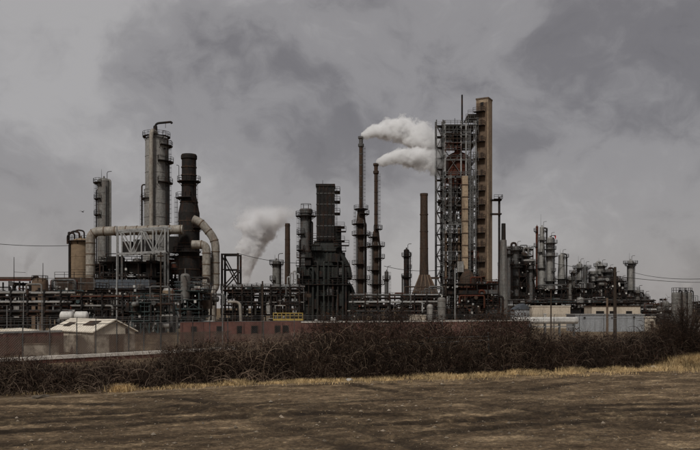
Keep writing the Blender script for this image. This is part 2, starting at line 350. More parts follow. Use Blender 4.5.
def column(name, label, px, wpx, ytop, Y, mt='insulation', plats=(), pipes=(), lad=None, head='dome', bands=9, group='process columns of the plant', cat='column', pmat='steel_dark', steps=None, davit=True, mast=0, pw=1.1, whole=None):
    """A vertical vessel: shell with weld bands, domed head, ringed platforms with railings, ladder, overhead pipes."""
    s = Y/FPX; r = wpx*s/2; top = Z(ytop, Y); t = whole or thing(name, label, cat, (X(px, Y), Y, 0), group)
    hz = top-(r*.55 if head == 'dome' else 0)
    def rad(z):
        if not steps: return r
        return float(np.interp(z, [q[0] for q in steps], [q[1] for q in steps]))
    if steps: steps = sorted((Z(y, Y), w*s/2) for y, w in steps)
    zs = [0]+[q[0] for q in (steps or []) if 0 < q[0] < hz]+[hz]
    prof = []
    for a, b_ in zip(zs, zs[1:]):
        k = max(1, int(bands*(b_-a)/hz))
        for j in range(k):
            z0, z1 = a+(b_-a)*j/k, a+(b_-a)*(j+1)/k
            prof += [(rad(z0+.01), z0+.001), (rad(z1-.01), z1-.12), (rad(z1-.01)*1.02+.02, z1-.11), (rad(z1-.01)*1.02+.02, z1)]
    MB().lathe(prof, n=20).build('shell', mt, t)
    rt = rad(hz)
    if head == 'dome':
        hd = MB().lathe([(rt*math.cos(a), hz+rt*.55*math.sin(a)) for a in [i*math.pi/14 for i in range(7)]]+[(.01, hz+rt*.55)], n=20)
        hd.cyl((0, 0, hz+rt*.5), (0, 0, hz+rt*.55+.5), .25*min(1, rt), n=8).build('head', mt, t)
    elif head == 'rim':
        MB().lathe([(rt*1.0, hz-1.4), (rt*1.14, hz-1.2), (rt*1.14, hz-.2), (rt*1.02, hz), (rt*.85, hz+.01), (rt*.85, hz-1)], n=20).build('rim', mt, t)
    for pl in plats:
        y, sd_ = pl[0], pl[1]; w = pl[2] if len(pl) > 2 else pw
        z = Z(y, Y); a = SIDE[sd_] if isinstance(sd_, str) else sd_
        platform(t, rad(z), z, a[0], a[1], w, pmat)
    if lad is not None:
        for (ang, y0, y1) in lad: ladder(t, rad((Z(y0, Y)+Z(y1, Y))/2), ang, max(.1, Z(y1, Y)), Z(y0, Y), pmat)
    for pp in pipes:      # (angle, radius m, ytop, ybottom, colour, over-the-head?)
        ang, pr, y0, y1, pm = pp[:5]; over = len(pp) > 5 and pp[5]
        a = R(ang); z1, z0 = Z(y0, Y), max(.1, Z(y1, Y)); d = max(rad(z1), rad(z0))+pr+.12
        q = Vector((math.cos(a)*d, math.sin(a)*d, 0))
        pts = [q+Vector((0, 0, z0)), q+Vector((0, 0, z1))]
        if over: pts += [Vector((0, 0, z1)), Vector((0, 0, hz))]
        else: pts += [q*.5+Vector((0, 0, z1))]
        MB().tube(pts, pr, 8, pr*3).build('pipe', pm, t)
    if davit and head == 'dome':
        mb = MB(); mb.tube([(r*.5, 0, hz), (r*.5, 0, top+1.8), (r*.5+1.3, 0, top+1.9)], .09, 6, .5); mb.build('davit', pmat, t)
    if mast: MB().cyl((-r*.4, 0, hz), (-r*.4, 0, top+mast), .07, .03, 6).build('mast', pmat, t)
    return t
def frame(par, x0, x1, y0, y1, zs, nx=3, ny=2, w=.3, mt='steel_dark', deck=True, brace=.5, rail=True, seed=0, ground_=0.):
    """Open steel frame: every post a part, every floor a part with its railing, the diagonals of a storey one part."""
    rr = random.Random(seed); xs = [x0+(x1-x0)*i/(nx-1) for i in range(nx)]; ys = [y0+(y1-y0)*i/(ny-1) for i in range(ny)]
    for x in xs:
        for y in ys: MB().box(x-w/2, x+w/2, y-w/2, y+w/2, ground_, zs[-1]).build('post', mt, par)
    zz = [ground_]+list(zs)
    for i, z in enumerate(zs):
        mb = MB()
        for y in ys: mb.box(x0-w/2, x1+w/2, y-w*.4, y+w*.4, z-w*1.1, z-.01)
        for x in xs: mb.box(x-w*.4, x+w*.4, y0-w/2, y1+w/2, z-w*1.05, z-.02)
        if deck and i < len(zs): mb.box(x0-.3, x1+.3, y0-.3, y1+.3, z, z+.1)
        f = mb.build('floor', mt, par)
        if rail and (rr.random() < .5 or i == len(zs)-1):
            rm = MB(); e = .25
            railing_pts(rm, [(x0-e, y1+e, z+.1), (x0-e, y0-e, z+.1), (x1+e, y0-e, z+.1), (x1+e, y1+e, z+.1)], 1.15, w*.28+.02, 1.8); rm.build('railing', mt, f)
        za, zb = zz[i]+.1, z-w
        def br(p, q): MB().bar(p, q, w*.5).build('brace', mt, par)
        for a, c_ in zip(xs, xs[1:]):
            for y in (ys[0], ys[-1]):
                if rr.random() < brace:
                    k = rr.random()
                    if k < .45: br((a, y, za), (c_, y, zb)); br((a, y+w*.5, zb), (c_, y+w*.5, za))
                    elif k < .72: br((a, y, za), ((a+c_)/2, y, zb)); br((c_, y, za), ((a+c_)/2+.02, y, zb))
                    else: br((a, y, za), (c_, y, zb))
    return par
def drum(par, c, length, r, mt, axis_='x', name='drum', saddles=True, zfloor=None, nozzle=True):
    """Horizontal vessel with dished ends on two saddles."""
    n = 14; prof = [(.02, -length/2-r*.45), (r*.6, -length/2-r*.34), (r*.9, -length/2-r*.16), (r, -length/2), (r, length/2), (r*.9, length/2+r*.16), (r*.6, length/2+r*.34), (.02, length/2+r*.45)]
    ax = Vector((1, 0, 0)) if axis_ == 'x' else Vector((0, 1, 0))
    u = Vector((0, 1, 0)) if axis_ == 'x' else Vector((-1, 0, 0)); w = Vector((0, 0, 1)); c = Vector(c); mb = MB()
    V = [c+ax*h+(u*math.cos(2*math.pi*k/n)+w*math.sin(2*math.pi*k/n))*q for q, h in prof for k in range(n)]
    mb.add(V, [(i*n+k, i*n+(k+1) % n, (i+1)*n+(k+1) % n, (i+1)*n+k) for i in range(len(prof)-1) for k in range(n)], True)
    if nozzle: mb.cyl(c+w*r*.9, c+w*(r+.35), .16, n=8); mb.cyl(c+w*(r+.35), c+w*(r+.42), .24, n=8)
    o = mb.build(name, mt, par)
    if saddles:
        zf = zfloor if zfloor is not None else c.z-r-.6
        for s in (-.3, .3):
            q = c+ax*length*s; k = MB(); e = .12
            if axis_ == 'x': k.box(q.x-e, q.x+e, q.y-r*.8, q.y+r*.8, zf, q.z-r*.5)
            else: k.box(q.x-r*.8, q.x+r*.8, q.y-e, q.y+e, zf, q.z-r*.5)
            k.build('saddle', 'steel_dark' if mt != 'pipe_white' else 'steel_grey', o)
    return o
PIPEMATS = ['steel_dark']*5+['steel_grey']*4+['steel_teal']*2+['insulation']*3+['insulation_pale', 'rust_red', 'stack_brown', 'steel_pale']
def clutter(par, x0, x1, y0, y1, zs, seed, n=30, mats=None, thick=1.):
    """Pipework woven through a process frame: runs, risers with elbows, valves, upright and lying vessels."""
    rr = random.Random(seed); mats = mats or PIPEMATS; zt = zs[-1]
    for i in range(n//4):      # exchanger casings and cabinets
        w_, h_, x, z = rr.uniform(.8, 2.2)*thick, rr.uniform(.6, 1.6)*thick, rr.uniform(x0, x1), rr.choice(zs[:-1] or zs); y = rr.uniform(y0+.5, max(y0+.6, y1-2.5))
        MB().box(x-w_, x+w_, y, y+rr.uniform(1, 2.2), z+.02, z+.02+h_).build('equipment_box', rr.choice(['steel_dark', 'stack_black', 'steel_dark', 'stack_brown', 'steel_grey']), par)
    for i in range(n//4):      # pale junction boxes and gauges
        x, z, y, e_ = rr.uniform(x0, x1), rr.uniform(.5, zt+.8), y0-.7, rr.uniform(.08, .2)*thick
        MB().box(x-e_, x+e_, y, y+.15, z-e_, z+e_*1.3).build('junction_box', rr.choice(['steel_pale', 'pipe_white', 'insulation_pale']), par)
    for i in range(n):
        k = rr.random(); m_ = rr.choice(mats); r = rr.choice((.05, .07, .09, .12, .16, .22))*thick
        y = rr.uniform(y0-.6, y1); z = rr.choice(zs)+rr.uniform(.25, 2.4); x = rr.uniform(x0, x1)
        mb = MB()
        if k < .34:      # long run with drop
            a, c_ = sorted((rr.uniform(x0-1, x1), rr.uniform(x0, x1+1)))
            if c_-a < 2: c_ = a+3
            z2 = max(.4, z-rr.uniform(.8, 4))
            mb.tube([(a, y, z2), (a, y, z), (c_, y, z), (c_, y, max(.2, z-rr.uniform(.8, 5)))], r, 7)
        elif k < .62:    # riser
            h = rr.uniform(1.5, max(2, zt*.6)); z0 = rr.uniform(.2, max(.3, zt-h)); dx = rr.choice((-1, 1))*rr.uniform(.5, 2)
            mb.tube([(x, y, z0), (x, y, z0+h), (x+dx, y, z0+h), (x+dx, y+.1, z0+h-rr.uniform(.5, 1.5))], r, 7)
        elif k < .72:    # valve with handwheel on a short spool
            mb.cyl((x-.7, y, z), (x+.7, y, z), r, n=7); mb.sweep([(x-.25, y, z), (x, y, z), (x+.25, y, z)], [r*2.2, r*1.2, r*2.2], 8)
            mb.cyl((x, y, z), (x, y, z+.7), .04, n=5); mb.ring(.22, .3, z+.68, z+.73, 0, 2*math.pi, x, y, 10); mb.build('valve', m_, par); continue
        elif k < .82:    # small upright vessel
            rv = rr.uniform(.35, .9)*thick; h = rr.uniform(1.6, 3.5); zb = rr.choice([0.]+list(zs[:-1]))
            mb.lathe([(rv*.9, zb), (rv*.9, zb+.4), (rv, zb+.42), (rv, zb+h), (rv*.8, zb+h+rv*.35), (rv*.4, zb+h+rv*.5), (.01, zb+h+rv*.55)], x, y, 14)
            mb.cyl((x, y, zb+h), (x, y, zb+h+rv+.4), .09, n=6); mb.build('vessel', rr.choice(['insulation', 'steel_grey', 'insulation_pale', 'steel_dark']), par); continue
        elif k < .9:
            rv = rr.uniform(.35, .7)*thick; zb = rr.choice([.8]+[q+.7 for q in zs[:-1]]); drum(par, (x, y, zb+rv), rr.uniform(2, 4), rv, rr.choice(['insulation', 'steel_grey', 'insulation_pale', 'rust_red']), rr.choice('xxy'), zfloor=max(0, zb-.6)); continue
        else:            # pipe running away from the viewer, ring flange end
            mb.cyl((x, y0-1, z), (x, y1+1, z), r, n=8); mb.cyl((x, y0-1.1, z), (x, y0-1, z), r*1.7, n=8)
        mb.build('pipe', m_, par)
def module(name, label, px0, px1, ytops, Y, depth, seed, n=30, nx=4, w=.22, mt='steel_dark', cat='process unit', group='open steel process units', mats=None, thick=1., brace=.35, rail=True):
    xm = X((px0+px1)/2, Y); t = thing(name, label, cat, (xm, Y, 0), group)
    a, c_ = X(px0, Y)-xm, X(px1, Y)-xm; zs = sorted(Z(y, Y) for y in ytops)
    frame(t, a, c_, 0, depth, zs, nx, 2, w, mt, True, brace, rail, seed)
    clutter(t, a, c_, .3, depth-.3, [0]+zs, seed+1, n, mats, thick)
    return t
def rack(name, label, px0, px1, ylev, Y, depth, nb, npipes, seed, rmin=.07, rmax=.22, mats=None, group='pipe racks', mt='steel_dark'):
    """Pipe rack across the view: bents, and each pipe a part."""
    rr = random.Random(seed); xm = X((px0+px1)/2, Y); t = thing(name, label, 'pipe rack', (xm, Y, 0), group)
    a, c_ = X(px0, Y)-xm, X(px1, Y)-xm; zs = sorted(Z(y, Y) for y in ylev)
    for i in range(nb):
        x = a+(c_-a)*i/(nb-1)*.98+.01*(c_-a); mb = MB()
        for y in (0, depth): mb.box(x-.12, x+.12, y-.12, y+.12, 0, zs[-1]+.6)
        for z in zs: mb.box(x-.1, x+.1, -.3, depth+.3, z-.25, z-.003)
        mb.build('bent', mt, t)
    mb = MB()
    for z in zs: mb.box(a, c_, -.06, .06, z-.42, z-.255); mb.box(a, c_, depth-.06, depth+.06, z-.42, z-.255)
    mb.build('stringer', mt, t)
    for z in zs:
        y = -.1
        for j in range(npipes):
            r = rr.uniform(rmin, rmax); y += r
            if y > depth: break
            p0 = a-rr.uniform(0, 1.); p1 = c_+rr.uniform(0, 1.)
            pts = [(p0, y, z+r), (p1, y, z+r)]
            if rr.random() < .35: q = a+(c_-a)*rr.uniform(.1, .9); pts = [(p0, y, z+r), (q, y, z+r), (q, y, max(.3, z+r-rr.uniform(1, 3)))]
            elif rr.random() < .2: q = a+(c_-a)*rr.uniform(.2, .8); h = rr.uniform(.5, 1.3); pts = [(p0, y, z+r), (q, y, z+r), (q, y, z+r+h), (q+2, y, z+r+h), (q+2, y, z+r), (p1, y, z+r)]
            MB().tube(pts, r, 8).build('pipe', rr.choice(mats or PIPEMATS), t)
            y += r+.12
    return t
# ================================================================== THE PLANT, left unit
# -- slender column, far left
column('slender_column', 'slender grey column with side ladder left of the tall banded column', 104, 12.5, 178, 230, 'insulation',
       plats=[(183, 'L', 1.2), (199, 'L', 1.), (215, 'L', 1.)], pipes=[(-20, .28, 180, 300, 'insulation', True), (200, .15, 190, 300, 'steel_dark'), (-60, .12, 186, 300, 'steel_grey')],
       lad=[(185, 183, 300)], mast=2.5, bands=12)
# -- pale squat vessel with looped pipes on its head
t = column('pale_vessel', 'squat tan vessel with looped pipes on its head beside the bent duct', 81, 19, 238, 200, 'tan',
           plats=[(241, 'F', .8)], pipes=[(185, .3, 243, 300, 'steel_dark'), (165, .3, 243, 300, 'steel_dark')], davit=False, bands=6)
z0 = Z(240, 200)
for k, (dx, r) in enumerate(((-1.5, .22), (-.3, .25), (.9, .2))):
    MB().tube([(dx, -.3, z0), (dx, -.3, z0+1.6+.3*k), (dx-1.6, -.3, z0+1.9+.3*k), (-2.9-.2*k, -.3, z0+1.2), (-2.9-.2*k, -.3, z0-1)], r, 8, .6).build('pipe', 'steel_dark', t)
# -- tall banded column with the overhead vapour line
Yc = 210; t = column('banded_column', 'tallest pale banded column with davit arm on top', 156.5, 24, 134, Yc, 'insulation_pale',
       steps=[(330, 26), (232, 26), (231, 24), (190, 24), (189, 22), (130, 22)],
       plats=[(162, (-70, 50), 1.6), (183, (-70, 50), 1.4), (199, 'L', .8), (146, (-60, 60), 1.3), (137, 'F', .7)],
       pipes=[(-95, .55, 133, 310, 'duct_beige', True), (-35, .16, 150, 300, 'steel_dark'), (-25, .16, 140, 300, 'steel_dark'), (-15, .12, 165, 300, 'steel_grey'), (190, .2, 185, 300, 'steel_dark')],
       lad=[(10, 140, 230), (178, 195, 300)], bands=14, davit=False)
zt = Z(134, Yc); s = Yc/FPX
MB().tube([(-1.2*s, 0, zt-.8), (-1.2*s, 0, Z(123.5, Yc)), (14.5*s, 0, Z(122, Yc)), (15.5*s, 0, Z(123.5, Yc))], .3, 8, 1.0).build('davit', 'steel_dark', t)
MB().cyl((-1.2*s, 0, zt-.8), (-1.2*s, 0, Z(126, Yc)), .75, .5, 8).build('overhead_nozzle', 'steel_dark', t)
MB().cyl((9*s, 0, Z(128, Yc)), (9*s, 0, Z(122, Yc)), .06, n=5).build('hoist_rope', 'steel_dark', t)
frm = MB()
for dx in (6, 9.5): frm.bar((dx*s, 0, zt-1.5), (dx*s, 0, Z(131, Yc)), .14)
for y in (131, 135): frm.bar((6*s, 0, Z(y, Yc)), (9.5*s, 0, Z(y, Yc)), .12)
frm.build('hoist_frame', 'steel_dark', t)
# -- wide dark stack with flared shoulder
Ys = 195; s = Ys/FPX
t = thing('flared_stack', 'wide black stack with flared shoulder and two railed platforms', 'stack', (X(189, Ys), Ys, 0), 'smokestacks of the plant')
MB().lathe([(15.5*s, 0), (15.5*s, Z(290, Ys)), (10.5*s, Z(284, Ys)), (10.5*s, Z(213, Ys)), (10*s, Z(211, Ys)), (7.3*s, Z(196, Ys)), (7.1*s, Z(159, Ys))], n=28).build('shell', 'stack_black', t)
MB().lathe([(7.1*s, Z(160, Ys)), (8*s, Z(159, Ys)), (8*s, Z(156, Ys)), (7.2*s, Z(154.5, Ys)), (6*s, Z(154.4, Ys)), (6*s, Z(160, Ys))], n=28).build('rim', 'stack_black', t)
for y in (168, 176, 186, 203, 222, 232, 244, 258, 270): 
    rr_ = float(np.interp(y, [156, 196, 211, 284], [7.15, 7.3, 10.1, 10.6]))*s
    MB().ring(rr_*.97, rr_+.14, Z(y, Ys), Z(y, Ys)+.25, 0, 2*math.pi).build('stiffener', 'stack_brown', t)
platform(t, 7.2*s, Z(181.5, Ys), 0, 360, 1.1); platform(t, 7.3*s, Z(198, Ys), 110, 290, 1.4); platform(t, 10.3*s, Z(228, Ys), -60, 120, 1.1); platform(t, 10.4*s, Z(252, Ys), 150, 330, 1.3)
for a in (-40, 205): 
    p = Vector((math.cos(R(a))*8.8*s*1.15, math.sin(R(a))*8.8*s*1.15, Z(181, Ys))); MB().tube([p, p+Vector((0, 0, 3.6)), p+Vector((-.6, 0, 3.7))], .07, 6, .3).build('lamp_post', 'steel_dark', t)
ladder(t, 7.3*s, -30, Z(228, Ys), Z(181, Ys)); ladder(t, 10.4*s, 200, Z(285, Ys), Z(198, Ys))
# -- bent ducts
def duct(label, pts, rpx, mt='duct_beige', name='elbow_duct', support=True, n=16):
    pts3 = [P(*p) for p in pts]; base = Vector((pts3[0].x, pts3[0].y, 0)); t = thing(name, label, 'duct', base, 'large bent ducts')
    r = rpx*pts[0][2]/FPX; path = rounded([p-base for p in pts3], r*2.1, 6)
    MB().sweep(path, r, n).build('duct_shell', mt, t)
    ds = 0; last = None; nxt = 2.2
    for a, c_ in zip(path, path[1:]):
        ln = (c_-a).length; d = (c_-a).normalized()
        while ds+ln > nxt:
            q = a+d*(nxt-ds); MB().cyl(q-d*.1, q+d*.1, r*1.09, n=n).build('flange', 'tan_dark', t); nxt += 2.6
        ds += ln
    return t
duct('long beige duct rising, bending and running level above the truss bridge', [(90.5, 318, 190), (90.5, 231.5, 190), (183, 229.5, 190)], 4.6)
duct('outer beige duct bending down from the flared stack to the right', [(193, 219, 189), (201, 222.5, 189), (215.5, 240, 189), (215.5, 287, 189), (212, 291, 188), (212, 323, 187)], 4.1)
duct('inner beige duct hooked between the flared stack and the outer duct', [(192, 244.5, 187), (206.5, 244.5, 187), (206.5, 284, 187), (204, 289, 186), (195, 290, 186), (195, 322, 186)], 4.2)
duct('short grey crooked duct at the foot of the flared stack', [(201, 322, 180), (201, 304, 180), (192, 300, 182)], 2.6, 'insulation')
# -- pale truss bridge in front of the long duct
Yt = 184; t = thing('truss_bridge', 'pale steel truss bridge with open diagonals under the long duct', 'truss bridge', (X(117, Yt), Yt, 0))
def tp(px, py, dy=0): return Vector((X(px, Yt)-X(117, Yt), dy, Z(py, Yt)))
for dy in (0, 3.2):
    mb = MB(); mb.bar(tp(117, 231, dy), tp(168, 227, dy), .42); mb.build('top_chord', 'steel_pale', t)
    mb = MB(); mb.bar(tp(117, 254, dy), tp(166, 251.5, dy), .5); mb.build('bottom_chord', 'steel_pale', t)
    nod = [119, 130.5, 141.5, 153, 164]
    for i, (a, c_) in enumerate(zip(nod, nod[1:])):
        up = (231-(a-117)*.08, 254-(a-117)*.05); u2 = (231-(c_-117)*.08, 254-(c_-117)*.05)
        MB().bar(tp(a, up[i % 2], dy), tp(c_, u2[1-i % 2], dy), .26).build('diagonal', 'steel_pale', t)
    for a in (118, 130.5, 141.5, 153, 165): MB().bar(tp(a, 254-(a-117)*.05, dy), tp(a, 231-(a-117)*.08, dy), .3).build('upright', 'steel_pale', t)
    for a in (118, 165): MB().box(tp(a, 0).x-.22, tp(a, 0).x+.22, dy-.2, dy+.2, 0, tp(a, 252, 0).z).build('post', 'steel_grey', t)
for i in range(9):
    a = 118+i*5.9; MB().bar(tp(a, 253.5-(a-117)*.05, 0), tp(a, 253.5-(a-117)*.05, 3.2), .2).build('cross_beam', 'steel_grey', t)
# -- fired heater frame behind, rust coloured
t = module('heater_frame', 'dark frame with rusty exchangers round the foot of the flared stack', 168, 205, [292, 283, 268, 256], 200, 9, 11, 26, 4, .3, mats=['rust_red', 'steel_dark', 'stack_brown', 'steel_grey'], thick=1.4)
for (px, py, w_, h_) in ((175, 266, 14, 14), (190, 266, 18, 16), (182, 302, 20, 14)):
    MB().box(X(px-w_/2, 200)-t.location.x, X(px+w_/2, 200)-t.location.x, 1, 7, Z(py+h_/2, 200), Z(py-h_/2, 200)).build('heater_box', 'rust_red', t)
t = module('exchanger_frame', 'dark exchanger frame directly below the truss bridge', 100, 164, [312, 300, 288, 276, 262], 196, 8, 21, 40, 6, .28, thick=1.3, mats=PIPEMATS+['rust_red']*3)
for (px, py, w_, h_) in ((128, 268, 24, 11), (112, 262, 12, 12), (150, 270, 10, 20), (142, 246, 20, 14), (126, 247, 9, 12), (172, 244, 9, 16)):
    MB().box(X(px-w_/2, 196)-t.location.x, X(px+w_/2, 196)-t.location.x, 1, 6, Z(py+h_/2, 196), Z(py-h_/2, 196)).build('exchanger_box', 'stack_black', t)
# -- air cooler banks
def cooler(label, px0, px1, y0, y1, Y, mt, name='air_cooler'):
    t = thing(name, label, 'air cooler', (X((px0+px1)/2, Y), Y, 0), 'air cooler banks'); a = X(px0, Y)-t.location.x; z0, z1 = Z(y1, Y), Z(y0, Y)
    MB().box(a, -a, 0, 6, z0, z1).build('fin_box', mt, t); k = max(3, int(-a*2/2.4))
    for i in range(k+1): MB().box(a+(-2*a)*i/k-.08, a+(-2*a)*i/k+.08, -.09, 0, z0, z1).build('stiffener', 'steel_grey', t)
    for i in range(4): MB().box(a*.96+(-1.92*a)*i/3-.2, a*.96+(-1.92*a)*i/3+.2, .4, .8, 0, z0).build('leg', 'steel_dark', t)
    mb = MB(); railing_pts(mb, [(a, -.2, z1), (-a, -.2, z1)], 1.1, .08, 1.8); mb.build('railing', 'steel_dark', t)
    for i in range(k): MB().lathe([(.95, z0-.7), (1.05, z0)], a+(-2*a)*(i+.5)/k, 3, 14).build('fan_ring', 'steel_dark', t)
    return t
cooler('brown air cooler bank left of the long duct', 55, 94, 277.5, 290, 165, 'stack_brown')
cooler('blue grey air cooler bank below the truss bridge', 95, 149, 279.5, 288, 160, 'steel_blue')
# -- white upright vessel with a yellow top ring
Yv = 120; s = Yv/FPX
t = thing('white_vessel', 'upright pale vessel with yellow top ring right of the shed', 'vessel', (X(168.5, Yv), Yv, 0)); r = 5.6*s
MB().lathe([(r*.9, 0), (r*.9, .5), (r, .52), (r, Z(294, Yv))], n=24).build('shell', 'insulation_pale', t)
MB().lathe([(r*1.02, Z(296, Yv)), (r*1.05, Z(295.5, Yv)), (r*1.05, Z(291, Yv)), (r*1.0, Z(290.5, Yv))], n=24).build('top_ring', 'tan', t)
MB().lathe([(r*.98, Z(290.6, Yv)), (r*.8, Z(288.5, Yv)), (.01, Z(287.6, Yv))], n=24).build('head', 'insulation_pale', t)
MB().ring(.2, .42, -.06, .06, 0, 2*math.pi, 0, 0, 14).build('manway', 'steel_grey', t).matrix_local = Matrix.Translation((-.2, -r, 1.2)) @ Matrix.Rotation(R(90), 4, 'X')
# -- process units between the heater and the camera
module('process_unit', 'process unit of dark pipework between the shed roof and the pale upright vessel', 98, 160, [318, 309, 299, 290], 135, 7, 31, 46, 6, .17)
module('process_unit', 'process unit with blue grey steel right of the pale upright vessel', 176, 203, [316, 306, 297, 289], 132, 7, 37, 30, 4, .16, 'steel_blue')
module('process_unit', 'low dark process unit behind the two white drums', 42, 98, [318, 309, 300, 292], 142, 7, 41, 44, 5, .17)
module('process_unit', 'dark process unit at the left edge of the picture', -30, 44, [318, 308, 298], 140, 8, 43, 50, 6, .17)
rack('pipe_rack', 'long pale pipe rack across the left edge', -40, 62, [313, 303, 294], 105, 3, 7, 6, 5, .08, .24, ['insulation_pale', 'pipe_white', 'insulation', 'steel_grey', 'steel_dark', 'steel_pale'])
rack('pipe_rack', 'pipe rack crossing behind the shed roof', 60, 165, [307, 297], 118, 3, 6, 5, 6, .06, .18)
module('process_unit', 'low teal process unit directly right of the shed', 132, 158, [321, 312, 303], 104, 5, 47, 30, 4, .13, 'steel_teal', thick=.8)
module('process_unit', 'teal process unit below the crooked grey duct', 176, 199, [318, 309, 300, 291], 115, 5, 49, 26, 3, .14, 'steel_teal', thick=.85)
module('process_unit', 'tall dark process unit behind the blue grey air cooler bank', 88, 180, [300, 290, 281, 272, 264], 222, 9, 59, 50, 7, .3, thick=1.7)
# -- rusty roofed shelter and domed tank at the left edge
Yh = 150; t = thing('open_shelter', 'open shelter with rusty roof at the left edge', 'shelter', (X(8, Yh), Yh, 0)); a, c_ = X(-14, Yh)-t.location.x, X(31, Yh)-t.location.x
MB().frustum((a, c_, 0, 7), (a+.2, c_-.2, 2, 5), Z(279, Yh), Z(276.5, Yh)).build('roof', 'stack_brown', t)
MB().box(a, c_, -.05, .05, Z(281, Yh), Z(279.1, Yh)).build('fascia', 'rust_red', t)
for i in range(5):
    for y in (.3, 6.7): x = a+.3+(c_-a-.6)*i/4; MB().box(x-.12, x+.12, y-.12, y+.12, 0, Z(281.1, Yh)).build('post', 'steel_dark', t)
clutter(t, a+1, c_-1, 1, 6, [0, Z(296, Yh)], 77, 22, ['insulation_pale', 'steel_grey', 'steel_dark', 'rust_red'], 1.3)
Yd = 140; s = Yd/FPX; t = thing('domed_tank', 'small domed tank with pipe loop on top near the left edge', 'tank', (X(40, Yd), Yd, 0)); r = 8*s
MB().lathe([(r, 0), (r, Z(284, Yd)), (r*.96, Z(281, Yd)), (r*.8, Z(279, Yd)), (r*.5, Z(278, Yd)), (.01, Z(277.7, Yd))], n=24).build('shell', 'tan_dark', t)
MB().tube([(-5*s, -.3, Z(282, Yd)), (-5*s, -.3, Z(276.5, Yd)), (-1.5*s, -.3, Z(276.5, Yd)), (-1.5*s, -.3, Z(280, Yd))], .22, 8, .4).build('pipe', 'steel_dark', t)
MB().box(1*s, 3*s, -r-.05, -r+.4, Z(291, Yd), Z(288, Yd)).build('manway', 'opening', t)
mb = MB(); railing_pts(mb, [(r*math.cos(k*.6)*.95, r*math.sin(k*.6)*.95, Z(282, Yd)) for k in range(11)], 1.1, .06, 1.5); mb.build('railing', 'steel_dark', t)
for (px, yt, Y, lab) in ((14, 257, 150, 'thin antenna mast above the rusty shelter roof'), (43, 263, 141, 'thin mast above the small domed tank')):
    t = thing('antenna_mast', lab, 'mast', (X(px, Y), Y, 0), 'thin masts'); MB().cyl((0, 0, 0), (0, 0, Z(yt, Y)), .12, .05, 6).build('mast_pole', 'steel_dark', t)
    for y, w_ in ((yt+15, .9),): MB().bar((0, 0, Z(y, Y)), (w_*2.4, 0, Z(y+.5, Y)), .07).build('crossarm', 'steel_dark', t)
# -- two white horizontal drums above the shed
for px, lab in ((67, 'left of two white lying drums above the shed roof'), (81.5, 'right of two white lying drums above the shed roof')):
    Y = 92; t = thing('horizontal_drum', lab, 'drum', (X(px, Y), Y, 0), 'white lying drums'); zc = Z(316, Y)
    drum(t, (0, 0, zc), 1.15, .55, 'pipe_white', 'x', 'drum_shell', True, 0, False)
# -- steel frame right of the ducts
Yf = 205; t = thing('pipe_gantry', 'bare black gantry right of the outer duct', 'gantry', (X(230, Yf), Yf, 0)); s = Yf/FPX
for dx in (-8, 8):
    for y in (0, 5): MB().box(dx*s-.25, dx*s+.25, y-.25, y+.25, 0, Z(255, Yf)).build('post', 'steel_dark', t)
for y in (0, 5):
    MB().box(-9*s, 9*s, y-.2, y+.2, Z(255, Yf)+.003, Z(253.5, Yf)).build('beam', 'steel_dark', t); MB().box(-8*s, 8*s, y-.15, y+.15, Z(270, Yf), Z(269, Yf)).build('beam', 'steel_dark', t)
    MB().bar((-8*s, y, Z(288, Yf)), (8*s, y, Z(270, Yf)), .3).build('brace', 'steel_dark', t); MB().bar((-8*s, y, Z(256, Yf)), (8*s, y, Z(286, Yf)), .3).build('brace', 'steel_dark', t)
# ================================================================== CENTRE
module('process_unit', 'low process unit under the rising steam left of the dark heater', 222, 300, [314, 305, 297, 290], 165, 9, 51, 52, 7, .2, mats=PIPEMATS+['yellow', 'steel_pale', 'steel_pale'])
rack('pipe_rack', 'pipe rack with railing posts behind the red wall', 232, 300, [303, 293, 287.5], 150, 3.2, 8, 5, 9, .08, .2)
t = thing('yellow_skid', 'yellow equipment skid behind the red wall', 'skid', (X(287, 105), 105, 0)); Y = 105
xa, xb = X(273, Y)-t.location.x, X(303, Y)-t.location.x
MB().box(xa, xb, 0, 2.6, Z(320.5, Y), Z(318.5, Y)).build('deck', 'yellow', t)
for i in range(8): x = xa+.05+(xb-xa-.1)*i/7; MB().box(x-.05, x+.05, -.02, .08, Z(318.5, Y), Z(313.5, Y)).build('post', 'yellow', t)
for y_ in (313.5, 316): MB().box(xa, xb, -.05, .03, Z(y_, Y), Z(y_, Y)+.1).build('rail', 'yellow', t)
for i in range(4): x = xa+.3+(xb-xa-.6)*i/3; MB().box(x-.1, x+.1, .2, 2.4, 0, Z(320.5, Y)).build('leg', 'steel_dark', t)
clutter(t, xa+.4, xb-.4, .8, 2.2, [Z(318.5, Y)], 88, 7, ['yellow', 'steel_dark', 'insulation_pale'], .7)
t = thing('goose_neck_pipe', 'pale yellow gooseneck pipe left of the yellow skid', 'pipe', (X(238, 120), 120, 0)); MB().tube([(-1.5, 0, Z(302, 120)), (-.2, 0, Z(302, 120)), (.3, 0, Z(304, 120)), (.5, 0, 0)], .22, 8, .8).build('pipe', 'duct_beige', t)
column('small_column', 'small column with collar platform behind the steam vent', 276.5, 8, 260, 230, 'insulation', plats=[(264, 'F', .9), (280, 'L', .8)], pipes=[(-30, .15, 262, 310, 'steel_dark')], lad=[(0, 262, 310)], bands=5, mast=1.5)
t = thing('brown_stack', 'thin rust brown stack left of the dark heater', 'stack', (X(287.5, 220), 220, 0), 'smokestacks of the plant'); s = 220/FPX
MB().lathe([(3.0*s, 0), (2.9*s, Z(290, 220)), (2.5*s, Z(230, 220)), (2.5*s, Z(223.5, 220)), (2.1*s, Z(223.4, 220)), (2.1*s, Z(228, 220))], n=18).build('shell', 'stack_brown', t)
